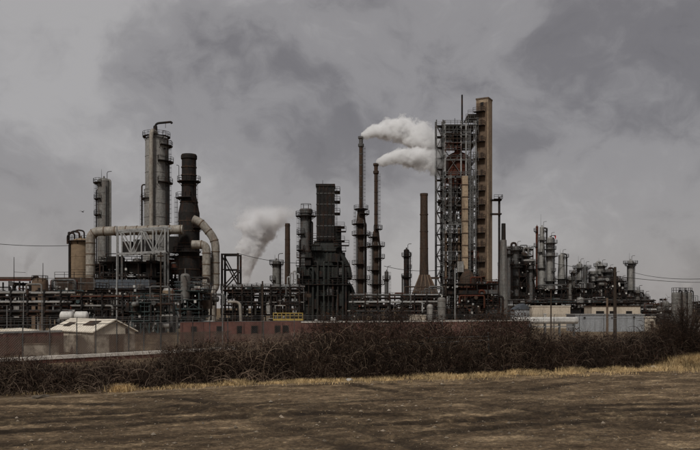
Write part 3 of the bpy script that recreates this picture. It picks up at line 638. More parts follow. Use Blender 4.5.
for y in (226, 240, 254, 268, 282): MB().ring(2.5*s, 2.75*s, Z(y, 220), Z(y, 220)+.25, 0, 2*math.pi).build('stiffener', 'stack_brown', t)
for i, (px, yt) in enumerate(((287.5, 277), (290.5, 273), (293.5, 271), (296.5, 274))):
    Y = 180; t = thing('riser_pipe', ['first', 'second', 'third', 'fourth'][i]+' from the left of four pale risers beside the dark heater', 'pipe', (X(px, Y), Y, 0), 'pale riser pipes')
    MB().tube([(0, 0, 0), (0, 0, Z(yt, Y)), (.6, 0, Z(yt, Y)), (.6, .1, Z(yt+4, Y))], .17, 8, .3).build('pipe', 'steel_pale', t)
# -- dark fired heater
Yr = 200; s = Yr/FPX; t = thing('fired_heater', 'big dark ribbed heater box with stepped tower on top', 'heater', (X(325, Yr), Yr, 0))
def hx(px): return (px-325)*s
def hz(py): return Z(py, Yr)
MB().box(hx(297), hx(348), 0, 13, 0, hz(267)).build('radiant_box', 'heater_dark', t)
MB().box(hx(305), hx(345), 1.4, 11.6, hz(267)+.003, hz(252)).build('convection_box', 'heater_dark', t)
MB().frustum((hx(309), hx(342), 2, 11), (hx(314), hx(337), 2.9, 8.6), hz(252)+.003, hz(240)).build('hood', 'heater_dark', t)
for px in range(307, 345, 4): MB().box(hx(px)-.1, hx(px)+.1, 1.15, 1.397, hz(267), hz(252)).build('rib', 'steel_green', t)
rrh = random.Random(9)
for px in (299.5, 303, 309, 313.2, 318, 324, 328.5, 333, 338, 343, 346): 
    y_ = rrh.choice((262, 268, 272, 280)); MB().tube([(hx(px), -1.-rrh.random()*.6, .2), (hx(px), -1.-rrh.random()*.6, hz(y_)), (hx(px)+rrh.choice((-.8, .8)), -.1, hz(y_))], rrh.choice((.12, .18, .28)), 7).build('pipe', rrh.choice(['steel_dark', 'steel_dark', 'steel_green', 'heater_dark']), t)
for (px, y_, w_, h_) in ((301, 276, 5, 8), (308, 262, 6, 7), (336, 258, 8, 8), (341, 272, 7, 7), (320, 274, 6, 6), (330, 291, 6, 8), (304, 296, 7, 9), (316, 304, 6, 10), (340, 300, 7, 12)):
    MB().box(hx(px-w_/2), hx(px+w_/2), -.9, -.004 if y_ > 267 else 1.39, hz(y_+h_/2), hz(y_-h_/2)).build('burner_box', rrh.choice(['stack_black', 'steel_dark', 'steel_grey', 'heater_dark']), t)
for y_ in (296, 306, 314): MB().box(hx(296.5), hx(348.5), -.2, -.003, hz(y_), hz(y_)+.22).build('girt', 'steel_green', t)
for px, y0, y1 in ((300, 320, 268), (345, 320, 268), (312, 267, 244), (340, 267, 240)): ladder(t, .01, -90, max(.1, hz(y0)), hz(y1), cx=hx(px), cy=-.4 if y0 > 300 else 1.)
for (a_, c_, y_) in ((297, 312, 258), (334, 349, 246), (309, 320, 246), (336, 346, 232), (298, 310, 276), (330, 352, 278), (318, 336, 296)):
    p = MB().box(hx(a_), hx(c_), -1.5, 1.3 if y_ < 267 else -.004, hz(y_), hz(y_)+.15).build('platform', 'steel_dark', t); mb = MB(); railing_pts(mb, [(hx(a_), 1, hz(y_)+.15), (hx(a_), -1.4, hz(y_)+.15), (hx(c_), -1.4, hz(y_)+.15), (hx(c_), 1, hz(y_)+.15)], 1.15, .09, 1.3); mb.build('railing', 'steel_dark', p)
for (pa, ya, pb, yb, r_) in ((339, 246, 349, 268, .7),):
    MB().tube([(hx(pa), 3, hz(ya)), (hx(pa), 1, hz(ya+5)), (hx(pb), .6, hz(yb)), (hx(pb), .6, hz(yb+12))], r_, 10, 1.6).build('duct', 'heater_dark', t)
MB().box(hx(316), hx(334), 3, 8, hz(250)-.5, hz(182.5)).build('stack_shaft', 'stack_black', t)
MB().box(hx(315.2), hx(334.8), 2.8, 8.2, hz(184.5), hz(182)).build('rim', 'stack_black', t)
for y in (192, 203, 214, 225, 236, 247): MB().box(hx(315.6), hx(334.4), 2.9, 8.1, hz(y), hz(y)+.2).build('stiffener', 'steel_grey', t)
for px in range(297, 350, 4): MB().box(hx(px)-.11, hx(px)+.11, -.32, -.003, 0, hz(267)).build('rib', 'steel_green', t)
for px in (319, 323, 327, 331): MB().box(hx(px)-.1, hx(px)+.1, 2.8, 2.997, hz(250), hz(185)).build('rib', 'steel_dark', t)
for (a, c_, y, yy) in ((296, 350, 285, -1.2), (299, 347, 266, .3), (306, 343, 251, 1.6), (313, 337, 238, 2.4)):
    p = MB().box(hx(a)-.8, hx(c_)+.8, yy-.6, 0 if y > 280 else 2.4, hz(y), hz(y)+.16).build('platform', 'steel_dark', t)
    mb = MB(); railing_pts(mb, [(hx(a)-.7, 0, hz(y)+.16), (hx(a)-.7, yy-.5, hz(y)+.16), (hx(c_)+.7, yy-.5, hz(y)+.16), (hx(c_)+.7, 0, hz(y)+.16)], 1.15, .08, 1.5); mb.build('railing', 'steel_dark', p)
for (x0, y0, x1, y1) in ((351.5, 320, 351.5, 296), (354, 320, 354, 300)):
    MB().tube([(hx(x0), 1, 0), (hx(x1), 1, hz(y1)), (hx(350), 1, hz(288)), (hx(347), 1, hz(284))], .85, 10, 2.5).build('duct', 'heater_dark', t)
for px in (313, 337): MB().tube([(hx(px), -.8, .2), (hx(px), -.8, hz(290)), (hx(px)+.4, -.2, hz(289))], .12, 7).build('pipe', 'steel_grey', t)
MB().box(hx(334.3), hx(341), 4, 7.5, hz(268)+.5, hz(224)).build('side_duct', 'heater_dark', t)
for y, w_ in ((190, 2.2), (200, 2.2), (212, 2.2), (226, 4), (240, 4)):
    p = MB().box(hx(334)+.1, hx(334)+w_*s*2.6, 2.2, 7.6, hz(y), hz(y)+.14).build('platform', 'steel_dark', t); mb = MB(); q = hx(334)+w_*s*2.6
    railing_pts(mb, [(hx(334)+.1, 2.3, hz(y)+.1), (q, 2.3, hz(y)+.1), (q, 7.5, hz(y)+.1)], 1.1, .08, 1.3); mb.build('railing', 'steel_dark', p)
ladder(t, .01, -90, hz(250), hz(186), cx=hx(335.5), cy=2.5)
MB().cyl((hx(322), 5, hz(183)), (hx(322), 5, hz(177)), .08, .04, 6).build('mast', 'steel_dark', t)
column('round_tower', 'round grey tower with ringed top platform left of the dark heater stack', 306, 11.5, 209, 208, 'steel_grey', plats=[(216, 'F', 1.2), (234, 'L', 1.), (250, 'L', 1.)], lad=[(190, 214, 268)], pipes=[(-60, .2, 216, 290, 'steel_dark'), (-20, .2, 222, 290, 'steel_dark'), (210, .2, 240, 290, 'steel_dark')], head='rim', mast=0, bands=8)
t = LAST = [o for o in COL.objects if o.name.startswith('round_tower')][-1]
mb = MB(); zz = Z(209, 208)
for a in range(0, 360, 60): mb.bar((1.3*math.cos(R(a)), 1.3*math.sin(R(a)), zz-1.2), (1.3*math.cos(R(a)), 1.3*math.sin(R(a)), zz+1.3), .09)
mb.ring(1.25, 1.35, zz+1.2, zz+1.3, 0, 2*math.pi); mb.build('hoist_frame', 'steel_dark', t)
# -- two smoking stacks standing on platformed columns
def smoking(label, px, ytop, y1, wt, wb, Y, plats, mt_t, mt_b, seed):
    s = Y/FPX; t = thing('platformed_stack', label, 'stack', (X(px, Y), Y, 0), 'smoking stacks')
    MB().lathe([(wb/2*s, 0), (wb/2*s, Z(y1+12, Y)), (wb*.36*s, Z(y1, Y)), (wt/2*s, Z(y1-2, Y)), (wt/2*s, Z(ytop+8, Y))], n=20).build('shell', mt_b, t)
    MB().lathe([(wt/2*s, Z(ytop+11, Y)), (wt*.78*s, Z(ytop+10, Y)), (wt*.78*s, Z(ytop+7.5, Y)), (wt*.52*s, Z(ytop+7, Y)), (wt*.55*s, Z(ytop+3, Y)), (wt*.78*s, Z(ytop+2, Y)), (wt*.78*s, Z(ytop, Y)), (wt*.4*s, Z(ytop-.1, Y)), (wt*.4*s, Z(ytop+4, Y))], n=16).build('rim', mt_t, t)
    for k, y in enumerate(plats):
        r = float(np.interp(y, [y1-2, y1, y1+12, 330], [wt/2, wb*.36, wb/2, wb/2]))*s
        a = [(0, 360), (-110, 110), (70, 290)][(k+seed) % 3]; platform(t, r, Z(y, Y), a[0], a[1], 1.5)
    for y in np.arange(ytop+18, y1, 11): MB().ring(wt*.45*s, wt*.56*s, Z(y, Y), Z(y, Y)+.2, 0, 2*math.pi).build('stiffener', mt_t, t)
    ladder(t, wt*.5*s, -20, Z(y1, Y), Z(ytop+10, Y)); ladder(t, wb*.5*s, 190, .2, Z(y1, Y))
    for a, r in ((-60, .25), (-130, .2), (20, .18)): q = Vector((math.cos(R(a)), math.sin(R(a)), 0))*(wb/2*s+r+.1); MB().tube([q, q+Vector((0, 0, Z(y1+14, Y))), q*.6+Vector((0, 0, Z(y1+10, Y)))], r, 7).build('pipe', 'steel_grey', t)
    return t
smoking('taller of two steaming stacks with wide platforms round its column', 361, 136.5, 210, 3.8, 9.5, 262, (209, 214, 224, 235, 247, 264, 279), 'steel_grey', 'stack_brown', 0)
smoking('shorter rusty steaming stack beside the taller steaming one', 376, 163.5, 232, 3.6, 8.5, 255, (229, 237, 246, 258, 270, 284), 'stack_brown', 'stack_brown', 1)
column('small_column', 'tiny slim column right of the shorter steaming stack', 386.5, 4, 271, 300, 'steel_grey', plats=[(279, 'F', .8)], lad=[(0, 272, 300)], bands=4)
column('small_column', 'slim dark column between the steaming stacks and the plain brown stack', 406.5, 5.5, 249, 290, 'steel_dark', plats=[(256, 'F', .8), (268, 'R', .9), (277, 'F', .9)], pipes=[(185, .35, 276, 310, 'steel_grey'), (0, .2, 252, 310, 'steel_grey')], lad=[(0, 252, 300)], bands=6)
# -- plain brown stack on a pyramid base
Yb = 240; s = Yb/FPX; t = thing('pyramid_stack', 'plain brown stack rising from a splayed pyramid base', 'stack', (X(424, Yb), Yb, 0), 'smokestacks of the plant')
MB().lathe([(4.6*s, Z(276, Yb)), (4.2*s, Z(262, Yb)), (3.7*s, Z(205, Yb)), (3.7*s, Z(196, Yb)), (4.0*s, Z(195.8, Yb)), (4.0*s, Z(193.5, Yb)), (3.1*s, Z(193.4, Yb)), (3.1*s, Z(198, Yb))], n=22).build('shell', 'stack_brown', t)
MB().frustum((-11.5*s, 12.5*s, -3.6, 3.6), (-4.5*s, 4.5*s, -1.4, 1.4), Z(294, Yb), Z(275, Yb)).build('hood', 'stack_brown', t)
for x0, x1 in ((-11.5, -4.6), (-5.5, -2.2), (.5, .3), (6.5, 2.4), (12.5, 4.6)): MB().bar((x0*s, -3.65, Z(294, Yb)), (x1*s, -1.45, Z(275, Yb)), .3).build('rib', 'tan_dark', t)
MB().box(-11.5*s, 12.5*s, -3.6, 3.6, 0, Z(294, Yb)-.003).build('furnace_box', 'stack_black', t)
for y in (215, 232, 249): MB().ring(3.7*s, 4.25*s, Z(y, Yb), Z(y, Yb)+.3, 0, 2*math.pi).build('stiffener', 'stack_brown', t)
MB().box(4*s, 15*s, -.6, .6, Z(279, Yb), Z(277, Yb)).build('crossover_duct', 'stack_brown', t)
rack('pipe_rack', 'pipe rack with white looped pipes left of the coker tower', 352, 440, [312, 303, 296], 160, 3.5, 8, 6, 14, .08, .25, ['insulation_pale', 'steel_pale', 'steel_dark', 'steel_grey', 'insulation', 'steel_dark'])
module('process_unit', 'dark process unit between the heater and the pyramid stack', 352, 416, [315, 306, 298], 185, 9, 61, 44, 6, .2, mats=PIPEMATS+['rust_red']*2)
module('process_unit', 'dark process unit below the pyramid stack', 410, 446, [314, 304, 296], 178, 8, 67, 28, 4, .2, mats=PIPEMATS+['steel_pale']*2)
for px, yt, w_, lab, mt_ in ((441.5, 297, 8, 'grey upright tank at the foot of the coker tower', 'insulation'), (430, 304, 6, 'small pale upright tank left of the coker tower foot', 'insulation_pale')):
    Y = 130; t = thing('upright_tank', lab, 'tank', (X(px, Y), Y, 0), 'small upright tanks'); s = Y/FPX; r = w_*s/2
    MB().lathe([(r, 0), (r, Z(yt+2, Y)), (r*.7, Z(yt+.5, Y)), (.01, Z(yt, Y))], n=20).build('shell', mt_, t); MB().ring(r, r+.06, Z(yt+4, Y), Z(yt+4, Y)+.15, 0, 2*math.pi).build('hoop', mt_, t); MB().ring(r, r+.06, Z(yt+10, Y), Z(yt+10, Y)+.15, 0, 2*math.pi).build('hoop', mt_, t)
t = thing('beige_cabin', 'small beige cabin among pipes left of the coker tower', 'cabin', (X(418, 125), 125, 0)); s = 125/FPX
MB().box(-8*s, 8*s, 0, 2.5, 0, Z(315.5, 125)).build('wall', 'wall_cream', t); MB().box(-8.4*s, 8.4*s, -.1, 2.6, Z(315.5, 125)+.003, Z(314.8, 125)).build('roof', 'roof_cream', t)
# ================================================================== COKER TOWER
Yk = 250; s = Yk/FPX; x0k = X(458, Yk); t = CK = thing('coker_tower', 'tallest scaffold tower with rusty domed drum inside', 'coker tower', (x0k, Yk, 0))
def kx(px): return (px-458)*s
def kz(py): return Z(py, Yk)
lv = [306, 292, 277, 262, 247, 233, 219, 205, 191, 176]
frame(t, kx(445), kx(476), 0, 11, [kz(y) for y in lv], 4, 2, .5, 'steel_grey', True, .55, True, 5)
ups = [159, 142, 134, 124.5]                         # open bays round the drum
for px in (445, 461, 466, 476):
    for y in (0, 11): MB().box(kx(px)-.22, kx(px)+.22, y-.22, y+.22, kz(176), kz(121)).build('post', 'steel_pale', t)
for y_ in ups:
    mb = MB()
    for y in (0, 11): mb.box(kx(444), kx(477), y-.2, y+.2, kz(y_)-.5, kz(y_))
    for px in (445, 476): mb.box(kx(px)-.2, kx(px)+.2, .2, 10.8, kz(y_)-.45, kz(y_)-.02)
    if y_ != 159: mb.box(kx(444.5), kx(476.5), 1.5, 10.5, kz(y_), kz(y_)+.12)
    o = mb.build('floor', 'steel_grey', t); rm = MB(); railing_pts(rm, [(kx(444), 11, kz(y_)), (kx(444), -.3, kz(y_)), (kx(477), -.3, kz(y_)), (kx(477), 11, kz(y_))], 1.2, .12, 2.); rm.build('railing', 'steel_grey', o)
for (a, b_, c_, d) in ((446, 174, 461, 152), (446, 152, 461, 174), (466, 174, 476, 160), (466, 160, 476, 174), (466, 158, 476, 143), (446, 141, 461, 126), (466, 141, 476, 126)):
    MB().bar((kx(a), -.1, kz(b_)), (kx(c_), -.1+.3*(b_ < d), kz(d)), .2).build('brace', 'steel_grey', t)
for i, y_ in enumerate([298, 285, 270, 255, 240, 226, 212, 198, 183, 150, 167]):      # light walkways hung between the floors
    a_, c_ = ((444.5, 461), (466, 477), (452, 470))[i % 3]; yy = -1.1 if i % 2 else 4
    o = MB().box(kx(a_), kx(c_), yy, yy+1., kz(y_)-.12, kz(y_)).build('walkway', 'steel_grey', t); rm = MB(); railing_pts(rm, [(kx(a_), yy, kz(y_)), (kx(c_), yy, kz(y_))], 1.15, .1, 1.4); rm.build('railing', 'steel_pale', o)
for px, ya, yb in ((468.5, 300, 130), (474, 280, 122), (449.5, 270, 176), (470.8, 250, 176)):
    ladder(t, .01, -90, kz(ya), kz(yb), 'steel_pale', True, kx(px), -1.3)
rks = random.Random(12)
for i, y_ in enumerate(range(126, 306, 9)):                                           # tube scaffolding lashed to the tower front, one lift at a time
    for a_, c_ in ((444.5, 460.5), (467.5, 477.5)):
        if rks.random() < .18 or (145 < y_ < 172 and a_ < 450): continue
        mb = MB(); zb_, zt_ = kz(y_+9), kz(y_); yy = -1.6
        for k in range(5): px = a_+(c_-a_)*k/4; mb.bar((kx(px), yy, zb_), (kx(px), yy, zt_), .11)
        for zz_ in (zt_, zt_-.5*(zt_-zb_)): mb.bar((kx(a_), yy-.06, zz_), (kx(c_), yy-.06, zz_), .11)
        k = rks.randint(0, 3); mb.bar((kx(a_+(c_-a_)*k/4), yy-.1, zb_), (kx(a_+(c_-a_)*(k+1)/4), yy-.1, zt_), .1)
        if rks.random() < .7: mb.box(kx(a_), kx(c_), yy-.3, yy+.9, zt_-.06, zt_)
        mb.build('scaffold_lift', rks.choice(['steel_grey', 'rust_red', 'steel_dark', 'steel_grey', 'steel_pale', 'stack_brown']), t)
r = 13.2*s
MB().lathe([(r*.55, kz(186)), (r, kz(176)), (r, kz(160))]+[(r*math.cos(a), kz(160)+r*.82*math.sin(a)) for a in [.2, .45, .7, .95, 1.2]]+[(r*.28, kz(149.2)), (r*.28, kz(143))], kx(460), 4.6, 28).build('drum', 'rust_red', t)
for y in (163, 168, 173): MB().ring(r*.99, r*1.03, kz(y), kz(y)+.25, 0, 2*math.pi, kx(460), 4.6, 28).build('stiffener', 'rust_red', t)
MB().box(kx(455), kx(464), 3, 8, kz(143), kz(125)).build('derrick_cabin', 'stack_black', t)
MB().cyl((kx(462.5), 1, kz(150)), (kx(462.5), 1, kz(94)), .32, .26, 8).build('drill_mast', 'steel_dark', t)
MB().bar((kx(455), .5, kz(126)), (kx(455), .5, kz(118)), .15).build('mast', 'steel_dark', t)
MB().box(kx(461), kx(467), -2.2, -.35, kz(273), kz(177)).build('tan_chute', 'tan_light', t)['label'] = 'tan upright chute on the tower front'
MB().bar((kx(461), -2.25, kz(273)), (kx(461), -2.25, kz(177)), .1).build('chute_edge', 'tan_dark', t)
for y in range(186, 272, 12): MB().box(kx(460.6), kx(467.4), -2.4, -.34, kz(y), kz(y)+.25).build('chute_flange', 'tan_dark', t)
MB().box(kx(456), kx(462), -3.6, -2.3, kz(272.5), kz(262)).build('hopper', 'insulation_pale', t)
for i, (px, yt, mt_, w_) in enumerate(((445.5, 232, 'tan_dark', 1.2), (449, 250, 'steel_grey', 1.), (458.6, 228, 'tan_dark', 1.), (469, 205, 'steel_grey', .8), (472, 180, 'steel_dark', 1.), (453, 190, 'steel_dark', 1.), (455, 215, 'steel_grey', .7))):
    MB().tube([(kx(px), -.9, 1), (kx(px), -.9, kz(yt)), (kx(px), 1.5, kz(yt))], w_*s, 8, .6).build('pipe', mt_, t)
MB().lathe([(8.2*s, 0), (8.2*s, kz(283)), (7.6*s, kz(278)), (5*s, kz(273)), (2*s, kz(270.5)), (.01, kz(270))], kx(466), -3.2, 24).build('lower_drum', 'stack_brown', t)
for y in (288, 298, 308): MB().ring(8.1*s, 8.5*s, kz(y), kz(y)+.3, 0, 2*math.pi, kx(466), -3.2, 24).build('stiffener', 'rust_red', t)
clutter(t, kx(446), kx(475), .5, 10, [kz(y) for y in lv[1:]], 91, 90, ['steel_dark']*4+['steel_grey']*3+['stack_brown', 'insulation', 'steel_pale'], 1.5)
clutter(t, kx(444), kx(500), -8, -4.5, [.1, kz(306)], 93, 26, ['steel_dark']*3+['rust_red', 'steel_grey'], 1.3)
# stair tower on the left flank: flights, landings, posts
for px in (436.8, 443.4):
    for y in (1, 4): MB().box(kx(px)-.17, kx(px)+.17, y-.17, y+.17, 0, kz(119)).build('stair_post', 'steel_grey', t)
zf = 3.; k = 0
while zf < kz(122):
    o = MB().box(kx(436.4), kx(444.6), .8, 4.2, zf-.12, zf).build('landing', 'steel_dark', t)
    rm = MB(); railing_pts(rm, [(kx(436.4), 4.1, zf), (kx(436.4), .8, zf), (kx(444), .8, zf)], 1.1, .08, 1.2); rm.build('railing', 'steel_pale', o)
    if zf+3.4 < kz(121):
        a, c_ = (437.4, 442.8) if k % 2 else (442.8, 437.4); mb = MB()
        for yy in (1.2, 2.1): mb.bar((kx(a), yy, zf), (kx(c_), yy, zf+3.4), .22)
        for j in range(9): mb.box(kx(a)+(kx(c_)-kx(a))*j/9-.14, kx(a)+(kx(c_)-kx(a))*j/9+.14, 1.2, 2.1, zf+3.4*j/9, zf+3.4*j/9+.06)
        mb.build('stair_flight', 'steel_grey', t)
    zf += 3.4; k += 1
# elevator shaft: turned box with landings
th = R(28); sw = 3.95; ex, ey = kx(487.6), -1.2
def turned(w0, d0, w1, d1, zb, zt):          # rectangle from the near corner along the two turned sides
    u, v = Vector((-math.cos(th), math.sin(th))), Vector((math.sin(th), math.cos(th))); o = Vector((ex, ey))
    return [tuple(o+u*a+v*b_) for a, b_ in ((w0, d0), (w0, d1), (w1, d1), (w1, d0))]
MB().prism(turned(0, 0, sw, sw, 0, 0), 0, kz(99.5)).build('lift_shaft', 'tan_light', t)
MB().prism(turned(-.12, -.12, sw+.12, sw+.12, 0, 0), kz(99.5)+.003, kz(98)).build('shaft_cap', 'tan_dark', t)
MB().prism(turned(.25, -.06, sw-.15, -.003, 0, 0), 1, kz(103)).build('shaft_face_layer', 'tan_dark', t)['label'] = 'darker tan layer on the left face'  # thin layer gives the left face a darker tan than the right
MB().prism(turned(1.5, -.12, 2.5, -.063, 0, 0), kz(106), kz(102.5)).build('shaft_window', 'opening', t)
for y_ in [112, 126, 142, 159]+lv[::-1][:-1]:
    o = MB().prism(turned(.9, -1.7, 4.4, -.07, 0, 0), kz(y_)-.15, kz(y_)).build('landing', 'steel_dark', t)
    q = turned(.9, -1.65, 4.4, -.07, 0, 0); rm = MB(); railing_pts(rm, [(q[1][0], q[1][1], kz(y_)), (q[0][0], q[0][1], kz(y_)), (q[3][0], q[3][1], kz(y_))], 1.2, .1, 1.3); rm.build('railing', 'steel_dark', o)
    MB().prism(turned(1.7, -.12, 2.5, -.063, 0, 0), kz(y_), kz(y_)+2.0).build('landing_door', 'stack_brown', t)
# top working platform between drum bay and shaft (stepped roof)
for a, c_, y_ in ((466, 479, 118), (468, 478, 114)):
    o = MB().box(kx(a), kx(c_), 0, 6, kz(y_)-.2, kz(y_)).build('roof_platform', 'steel_grey', t); rm = MB(); railing_pts(rm, [(kx(a), 0, kz(y_)), (kx(c_), 0, kz(y_))], 1.2, .1, 1.3); rm.build('railing', 'steel_grey', o)
    for px in (a+.5, c_-.5): MB().box(kx(px)-.15, kx(px)+.15, .2, .5, kz(125), kz(y_)-.2).build('post', 'steel_grey', t)
# outrigger frame on the right of the shaft
for y_ in (199, 213): MB().box(kx(491), kx(502), .3, 2.5, kz(y_)-.4, kz(y_)).build('outrigger_beam', 'steel_dark', t)
MB().box(kx(500)-.3, kx(500)+.3, 1, 1.6, 0, kz(196.5)).build('post', 'steel_dark', t)
o = MB().box(kx(494), kx(502.5), -.3, 2.5, kz(199), kz(199)+.1).build('platform', 'steel_dark', t); rm = MB(); railing_pts(rm, [(kx(494), -.3, kz(198.7)), (kx(502.5), -.3, kz(198.7)), (kx(502.5), 2.5, kz(198.7))], 1.2, .1, 1.3); rm.build('railing', 'steel_dark', o)
for (px, py, w_, h_, m_) in ((487, 288, 22, 12, 'stack_black'), (485, 308, 24, 16, 'stack_brown')):
    MB().box(kx(px-w_/2), kx(px+w_/2), -8, -4, max(0, kz(py+h_/2)), kz(py-h_/2)).build('coke_bin', m_, t)
    for i in range(5): xx = kx(px-w_/2)+(kx(w_)-kx(0))*i/4; MB().box(xx-.15, xx+.15, -8.2, -8.003, max(0, kz(py+h_/2)), kz(py-h_/2)).build('rib', 'steel_grey', t)
module('process_unit', 'rusty process unit at the foot of the coker tower', 446, 498, [314, 304, 294, 284], 226, 7, 71, 44, 6, .24, mats=['steel_dark']*4+['rust_red']*3+['steel_grey', 'stack_brown'], thick=1.5)
# grey chimney right of the tower
Y = 235; s2 = Y/FPX; t = thing('grey_chimney', 'plain grey chimney with dark tip right of the coker tower', 'stack', (X(503.5, Y), Y, 0), 'smokestacks of the plant')
MB().lathe([(4.6*s2, 0), (4.2*s2, Z(290, Y)), (3.2*s2, Z(245, Y)), (3*s2, Z(240, Y))], n=20).build('shell', 'insulation', t)
MB().lathe([(2.3*s2, Z(240, Y)), (2.1*s2, Z(223.5, Y)), (1.6*s2, Z(223.4, Y)), (1.6*s2, Z(226, Y))], n=16).build('tip', 'stack_black', t)
for y in (255, 270, 285, 300): MB().ring(3*s2, (3.35+(y-245)*.022)*s2, Z(y, Y), Z(y, Y)+.2, 0, 2*math.pi).build('stiffener', 'insulation', t)
# ================================================================== RIGHT UNIT (farther away)
G = 'columns of the right-hand unit'
column('process_column', 'dark column under a curved overhead pipe next to the grey chimney', 516, 6.5, 246, 320, 'steel_grey', plats=[(250, 'F', 1.6), (258, 'R', 1.6), (267, 'F', 1.6), (278, 'L', 1.5)], pipes=[(185, .45, 243, 300, 'steel_dark', True), (-10, .35, 247, 300, 'steel_dark', True)], lad=[(0, 250, 300)], group=G, pmat='steel_grey')
column('process_column', 'brown topped column second from the grey chimney', 523.5, 7, 252, 325, 'stack_brown', plats=[(256, 'F', 1.4), (266, 'F', 1.4), (280, 'F', 1.6)], pipes=[(0, .4, 248, 305, 'insulation', True), (200, .3, 258, 305, 'steel_dark')], lad=[(0, 256, 300)], group=G, pmat='steel_grey')
column('process_column', 'thin leaning-looking riser column left of the tallest right-hand column', 537, 2.6, 226, 335, 'rust_red', plats=[(231, 'L', .8), (246, 'L', .8), (262, 'L', .8)], bands=8, group=G, davit=False, pmat='steel_grey')
column('process_column', 'tallest slim column of the right-hand unit, paired with a thin riser', 542, 6, 226, 335, 'insulation_pale', plats=[(231, 'R', 1.4), (240, 'F', 1.0), (252, 'L', 1.2), (268, 'F', 1.)], pipes=[(-20, .3, 228, 300, 'steel_dark', True), (200, .25, 235, 300, 'steel_grey')], lad=[(0, 230, 300)], mast=5, bands=12, steps=[(330, 7.5), (262, 7), (245, 5), (220, 4.2)], group=G, pmat='steel_grey')
t = column('process_column', 'column with ring platforms and a red flag at its top', 550, 6, 237, 330, 'insulation_pale', plats=[(243, 'F', 1.8), (249, 'F', 1.4), (256, 'F', 2.), (271, 'R', 1.2), (281, 'F', 1.4)], pipes=[(-30, .3, 238, 300, 'steel_dark', True), (190, .25, 245, 300, 'steel_grey')], lad=[(0, 243, 300)], group=G, pmat='steel_grey')
s = 330/FPX; MB().tube([(1*s, 0, Z(239, 330)), (1*s, 0, Z(235.5, 330)), (5.5*s, 0, Z(235.5, 330))], .14, 6, .4).build('flag_arm', 'steel_dark', t)
MB().add([(4*s, 0, Z(235.5, 330)), (6.2*s, .1, Z(235.4, 330)), (6*s, .25, Z(238.6, 330)), (5.2*s, .1, Z(239, 330)), (4.9*s, -.05, Z(237, 330)),
          (4*s, .1, Z(235.5, 330)), (6.2*s, .2, Z(235.4, 330)), (6*s, .35, Z(238.6, 330)), (5.2*s, .2, Z(239, 330)), (4.9*s, .05, Z(237, 330))],
         [(4, 3, 2, 1, 0), (5, 6, 7, 8, 9), (0, 1, 6, 5), (1, 2, 7, 6), (2, 3, 8, 7), (3, 4, 9, 8), (4, 0, 5, 9)]).build('flag', 'flag_red', t)
column('process_column', 'lone column with bulging collar right of the red flag', 561.5, 6, 254, 335, 'insulation_pale', plats=[(257, 'R', 1.8), (279, 'F', 3.0), (284, 'F', 2.4)], pipes=[(-20, .3, 254, 300, 'steel_dark', True)], lad=[(0, 257, 300)], steps=[(330, 8), (275, 7.5), (262, 6), (250, 6)], mast=2, group=G, pmat='steel_grey')
column('process_column', 'left of a close pair of columns in the middle of the right-hand unit', 579.5, 5.5, 263, 345, 'insulation_pale', plats=[(268, 'F', 1.7), (280, 'F', 1.4)], pipes=[(-90, .3, 262, 300, 'steel_pale', True)], lad=[(180, 266, 300)], mast=3, group=G, pmat='steel_grey')
column('process_column', 'right of a close pair of columns in the middle of the right-hand unit', 585, 4.6, 266, 340, 'steel_grey', plats=[(268, 'R', 1.6), (277, 'R', 1.4)], lad=[(0, 266, 300)], mast=2.5, group=G, pmat='steel_grey')
column('process_column', 'short pale flat topped column of the right-hand unit', 592.5, 6.5, 271, 345, 'insulation_pale', plats=[(274, 'F', .9)], pipes=[(200, .3, 273, 300, 'steel_dark')], head='rim', lad=[(0, 272, 300)], group=G, pmat='steel_grey')
column('process_column', 'thick column with caged dome of the right-hand unit', 600.5, 8, 264, 350, 'insulation_pale', plats=[(266, 'F', 1.2), (274, 'L', 1.4), (285, 'F', 1.2)], pipes=[(210, .5, 262, 300, 'insulation_pale', True), (-60, .3, 266, 300, 'steel_dark')], lad=[(0, 266, 300)], mast=2.5, group=G, pmat='steel_grey')
column('process_column', 'thick column directly left of the black wooden pole', 608.5, 7.5, 269, 348, 'steel_grey', plats=[(272, 'F', 1.4), (284, 'F', 1.)], pipes=[(0, .4, 268, 300, 'steel_dark', True)], lad=[(180, 270, 300)], group=G, mast=2, pmat='steel_grey')
column('process_column', 'squat dark vessel right of the black wooden pole', 621, 7, 280, 345, 'steel_dark', plats=[(283, 'F', 1.4), (290, 'R', 1.4)], lad=[(0, 282, 300)], group=G, pmat='steel_grey')
column('process_column', 'rightmost column with a wide crown platform', 630.5, 5.2, 260, 340, 'insulation_pale', plats=[(263.5, 'F', 1.9), (265.5, 'F', 1.2), (290, 'F', 2.8)], pipes=[(-30, .25, 262, 300, 'steel_grey', True), (190, .2, 266, 300, 'steel_dark')], lad=[(0, 264, 300)], mast=3, group=G, pmat='steel_grey')
for i, (a, c_, ys, Y, n_, lab) in enumerate(((504, 534, [308, 296, 286, 276, 264], 318, 44, 'dense pipework frame at the foot of the coker chimney'),
        (530, 572, [306, 297, 289], 322, 44, 'pipework frame below the red flag column'),
        (568, 600, [304, 296, 288], 326, 36, 'pipework frame below the close pair of columns'),
        (598, 626, [304, 296, 288, 281], 328, 36, 'pipework frame behind the black wooden pole'),
        (622, 648, [303, 297], 330, 22, 'low pipework frame below the crown platform column'))):
    module('pipework_unit', lab, a, c_, ys, Y, 12, 200+i*3, n_, 5, .34, 'steel_dark', mats=['steel_dark']*4+['steel_grey']*4+['insulation', 'insulation_pale', 'steel_pale'], thick=1.9, brace=.3)
rack('pipe_rack', 'long pipe rack crossing below the right-hand columns', 505, 655, [306, 301], 260, 4, 12, 6, 23, .12, .3, ['steel_dark', 'steel_grey', 'insulation', 'steel_dark', 'steel_pale'])
